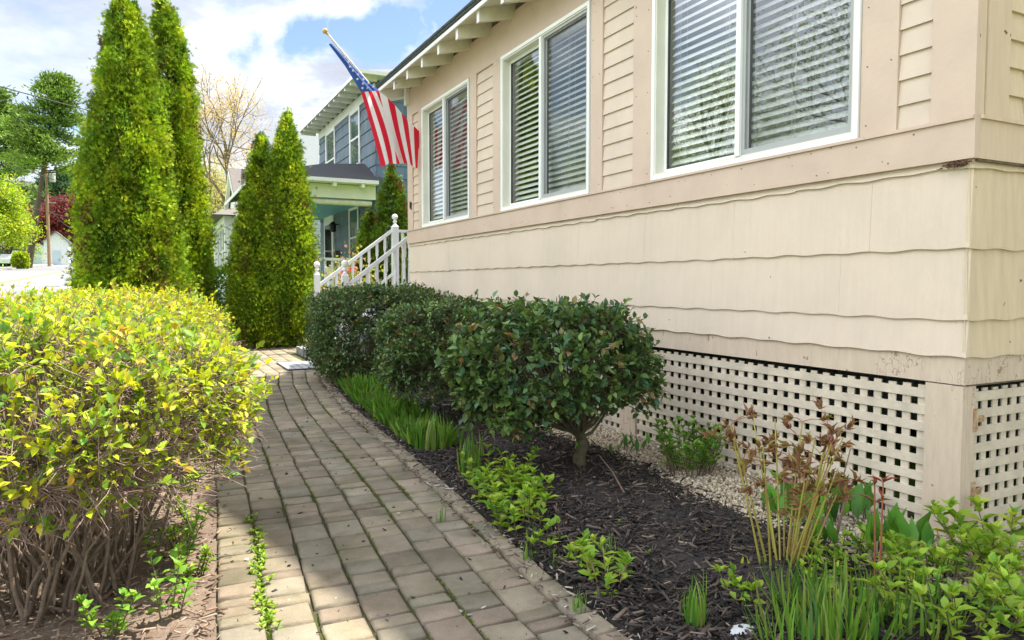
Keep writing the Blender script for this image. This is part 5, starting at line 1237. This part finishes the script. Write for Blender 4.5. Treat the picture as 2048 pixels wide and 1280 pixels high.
def peony():
    x, y = 2.13, 1.93; t = thing('peony_plant', 'young peony with bronze curled leaves on tall yellow green stems', 'plant', (x, y, .02)); Ls, LP, LD = [], [], []
    for s in range(22):
        a = rng.random()*6.28; r = .08*math.sqrt(rng.random()); b = np.array([x+r*math.cos(a)*1.3, y+r*math.sin(a), .0]); h = (.30+.28*rng.random()) if s > 2 else .54
        e = b+np.array([math.cos(a)*.30*h+.06*rng.normal()*.5, math.sin(a)*.30*h, h]); L = bez(b, (b+e)/2+[0, 0, h*.06], e, 8); Ls.append((L, .0042))
        for j in range(rng.integers(3, 6)):
            p = L[rng.integers(4, 8)]; d = unit(rng.normal(size=3)*[1, 1, .3]+[0, 0, .55]); q = p+d*(.05+.06*rng.random()); Ls.append((np.array([p, (p+q)/2+[0, 0, .006], q]), .0019))
            for w in range(7): LP.append(q-d*.01*rng.random()); LD.append(unit(d+rng.normal(size=3)*.6+[0, 0, .1]))
    tubes_obj('stem', [l for l, _ in Ls if len(l) == 8], [np.linspace(.0045, .0025, 8)]*22, 'peony_stem', t, 6)
    sm = [l for l, _ in Ls if len(l) == 3]; tubes_obj('leaf_stalk', sm, [np.array([.002, .0016, .001])]*len(sm), 'peony_red', t, 4)
    LP, LD = np.array(LP), np.array(LD); n = len(LP); L = .045*(.6+.7*rng.random(n)); scatter_obj('leaves', LP, LD, rdir(n), np.c_[L*.22, L, L*2.0], LEAF, mixcol([(.22,.11,.05),(.30,.18,.06),(.20,.08,.06),(.28,.24,.07)], n, .15), 'leaf', t)
mat('peony_stem', (.34, .36, .05), .5, .2, 9, col2=(.30, .18, .06)); mat('peony_red', (.30, .10, .05), .5, .2, 9)
peony()
leafy('peony_shoot', 'single dark red peony shoot right of the tall peony', 2.28, 1.63, 2, .40, .05, .06, [(.30,.06,.05),(.24,.10,.05)], 'peony_red', wr=.22, pairs=2, r0=.02, start=.8, stem_r=.005)
blade_clump('maple_seedling', 'yellow green seedling with a ragged leaf at the peony foot', 2.0, 1.98, 5, .06, .02, .7, [(.45,.50,.06)], r0=.015)
def stone():
    V, T = PEBBLE; V = V*[.075, .05, .035]+[1.60, 1.60, .02]; me = bpy.data.meshes.new('white_rock'); me.from_pydata(V.tolist(), [], T.tolist()); me.materials.append(MATS['white_stone'])
    o = link('white_rock', me); m = o.modifiers.new('s', 'SUBSURF'); m.levels = 2; m.render_levels = 2; tag(o, 'smooth white rock in the mulch at the bottom edge', 'rock')
stone()
def sprigs(name, label, grp, pts, h, leaf, pal, n=3, pairs=3):
    for (x, y) in pts: leafy(name, label, x, y, n, h*(.7+.6*rng.random()), .5, leaf, pal, r0=.025, pairs=pairs, group=grp, z=.0, stem_r=.0015, cat='weed')
pl = lambda y, k=1: float(path_c(y)-HW+k*2*HW/NCOL)
def moss():
    parts = []; P = []
    for k in range(1, NCOL+1):
        n = 2600; y = rng.uniform(1.6, 8.9, n); w = np.sin(y*2.3+k*2.1)+np.sin(y*5.1+k*4.4)*.7+(1.0 if k in (1, 5) else -.2); keep = w+rng.normal(size=n)*.35 > .75; y = y[keep]
        P.append(np.c_[path_c(y)-HW+k*2*HW/NCOL+rng.normal(size=len(y))*.0035, y, np.full(len(y), -.006)])
    P = np.concatenate(P); n = len(P); V, T, k = scatter(P, rdir(n, 1.2), rdir(n), np.c_[np.full(n, .004), .008+.010*rng.random(n), np.full(n, .01)], DIAMOND)
    tag(np_mesh('joint_moss', V, T, 'leaf', np.repeat(mixcol([(.10,.15,.012),(.18,.22,.02),(.07,.10,.015)], n, .15), k, 0)), kind='stuff', label='green moss growing in the joints between the pavers', cat='moss')
moss()
sprigs('joint_weed', 'small green weed sprouting in the leftmost paver joint', 'weeds in the leftmost paver joint', [(pl(y)-.0, y) for y in (2.34, 2.42, 2.5, 2.6, 2.7, 2.82, 2.88, 2.97, 3.05, 3.16, 3.3, 3.45)], .03, .026, BRT, 5)
sprigs('mulch_seedling', 'tiny pale green seedling poking out of the black mulch', 'seedlings in the black mulch', [(1.82, 2.6), (2.05, 2.9), (2.28, 2.75), (2.42, 3.2), (2.1, 2.35), (1.95, 3.3), (2.5, 3.5), (1.75, 2.2)], .05, .025, BRT, 2, 2)
for (x, y, lab) in ((.10, 3.2, 'leafy yellow green weed on the soil beside the path'), (.15, 3.55, 'second leafy weed on the soil farther along the path edge'), (.12, 2.9, 'leafy weed on the soil nearest the bottom of the picture'), (.17, 4.1, 'tall leafy weed rising by the path edge under the yellow shrub')):
    leafy('soil_weed', lab, x, y, 7, .11, .4, .045, BRT, r0=.04, pairs=3, z=-.005, cat='weed')
for (x, y, lab) in ((.02, 2.62, 'bright green suckers at the foot of the nearest yellow shrub'), (.05, 3.0, 'green leafy sucker leaning out of the nearest yellow shrub'), (-.15, 2.55, 'green suckers at the bottom left among bare stems')):
    leafy('shrub_sucker', lab, x, y, 5, .20 if x > 0 else .15, .5, .045, [(.16,.34,.04),(.24,.42,.04)], 'bark_grey', r0=.05, pairs=5, z=-.01, cat='weed', wr=.62)
for (x, y, lab, pp) in ((0, 0, 'dry brown twig lying on the soil beside the path', [(.02, 3.1, .015), (.08, 3.28, .02), (.16, 3.42, .03), (.21, 3.55, .02)]), (0, 0, 'thin bare stick leaning in the mulch near the trunk', [(2.12, 2.92, .02), (2.16, 3.1, .10), (2.17, 3.25, .16)]), (0, 0, 'forked grey stick rising behind the peony', [(2.52, 2.0, .05), (2.60, 2.02, .22), (2.58, 2.02, .30), (2.63, 2.03, .40)])):
    mb = MB(); mb.tube([Vector(p) for p in pp], np.linspace(.006, .002, len(pp)), 'twig', 6); tag(mb.build('fallen_stick'), lab, 'stick')
d = thing('dandelion', 'yellow dandelion flower at the foot of the corner post', 'flower', (2.9, 1.82, .0)); mb = MB(); mb.tube([(2.9, 1.82, 0), (2.905, 1.82, .07)], .0018, 'peony_stem', 5); mb.build('stem', d)
mat('dandelion_yellow', (.85, .55, .02), .7); mb = MB(); mb.lathe((2.905, 1.82, .068), [(.004, 0), (.013, .006), (.012, .010), (.002, .012)], 'dandelion_yellow', 10); mb.build('flower_head', d)
def pinkflower():
    x, y = 3.0, 10.9; t = thing('flowering_shrub', 'pink flowering bush showing between the railing balusters', 'shrub', (3.15, 12.4, 0)); x, y = 3.15, 12.4
    n = 900; P = np.array([x, y, 1.0])+rng.normal(size=(n, 3))*[.28, .2, .28]; scatter_obj('leaves', P, rdir(n, .4), rdir(n), np.full(n, .06)*(.6+.6*rng.random(n)), LEAF, mixcol([(.25,.30,.05),(.45,.22,.12),(.35,.40,.08)], n), 'leaf', t)
    n = 70; P = np.r_[np.array([x, y, 1.35])+rng.normal(size=(40, 3))*[.035, .03, .035], np.array([x-.15, y, 1.27])+rng.normal(size=(30, 3))*[.03, .03, .03]]; scatter_obj('blossom', P, rdir(n), rdir(n), np.full(n, .045), LEAF, mixcol([(.75,.05,.22),(.8,.15,.35)], n), 'petal', t)
    Ls = [np.array([[x+.05*rng.normal(), y, 0], [x+.1*rng.normal(), y, .6], [x+.18*rng.normal(), y+.1*rng.normal(), 1.2]]) for _ in range(14)]; tubes_obj('stem', Ls, [np.array([.006, .005, .003])]*14, 'twig', t, 4)
pinkflower()
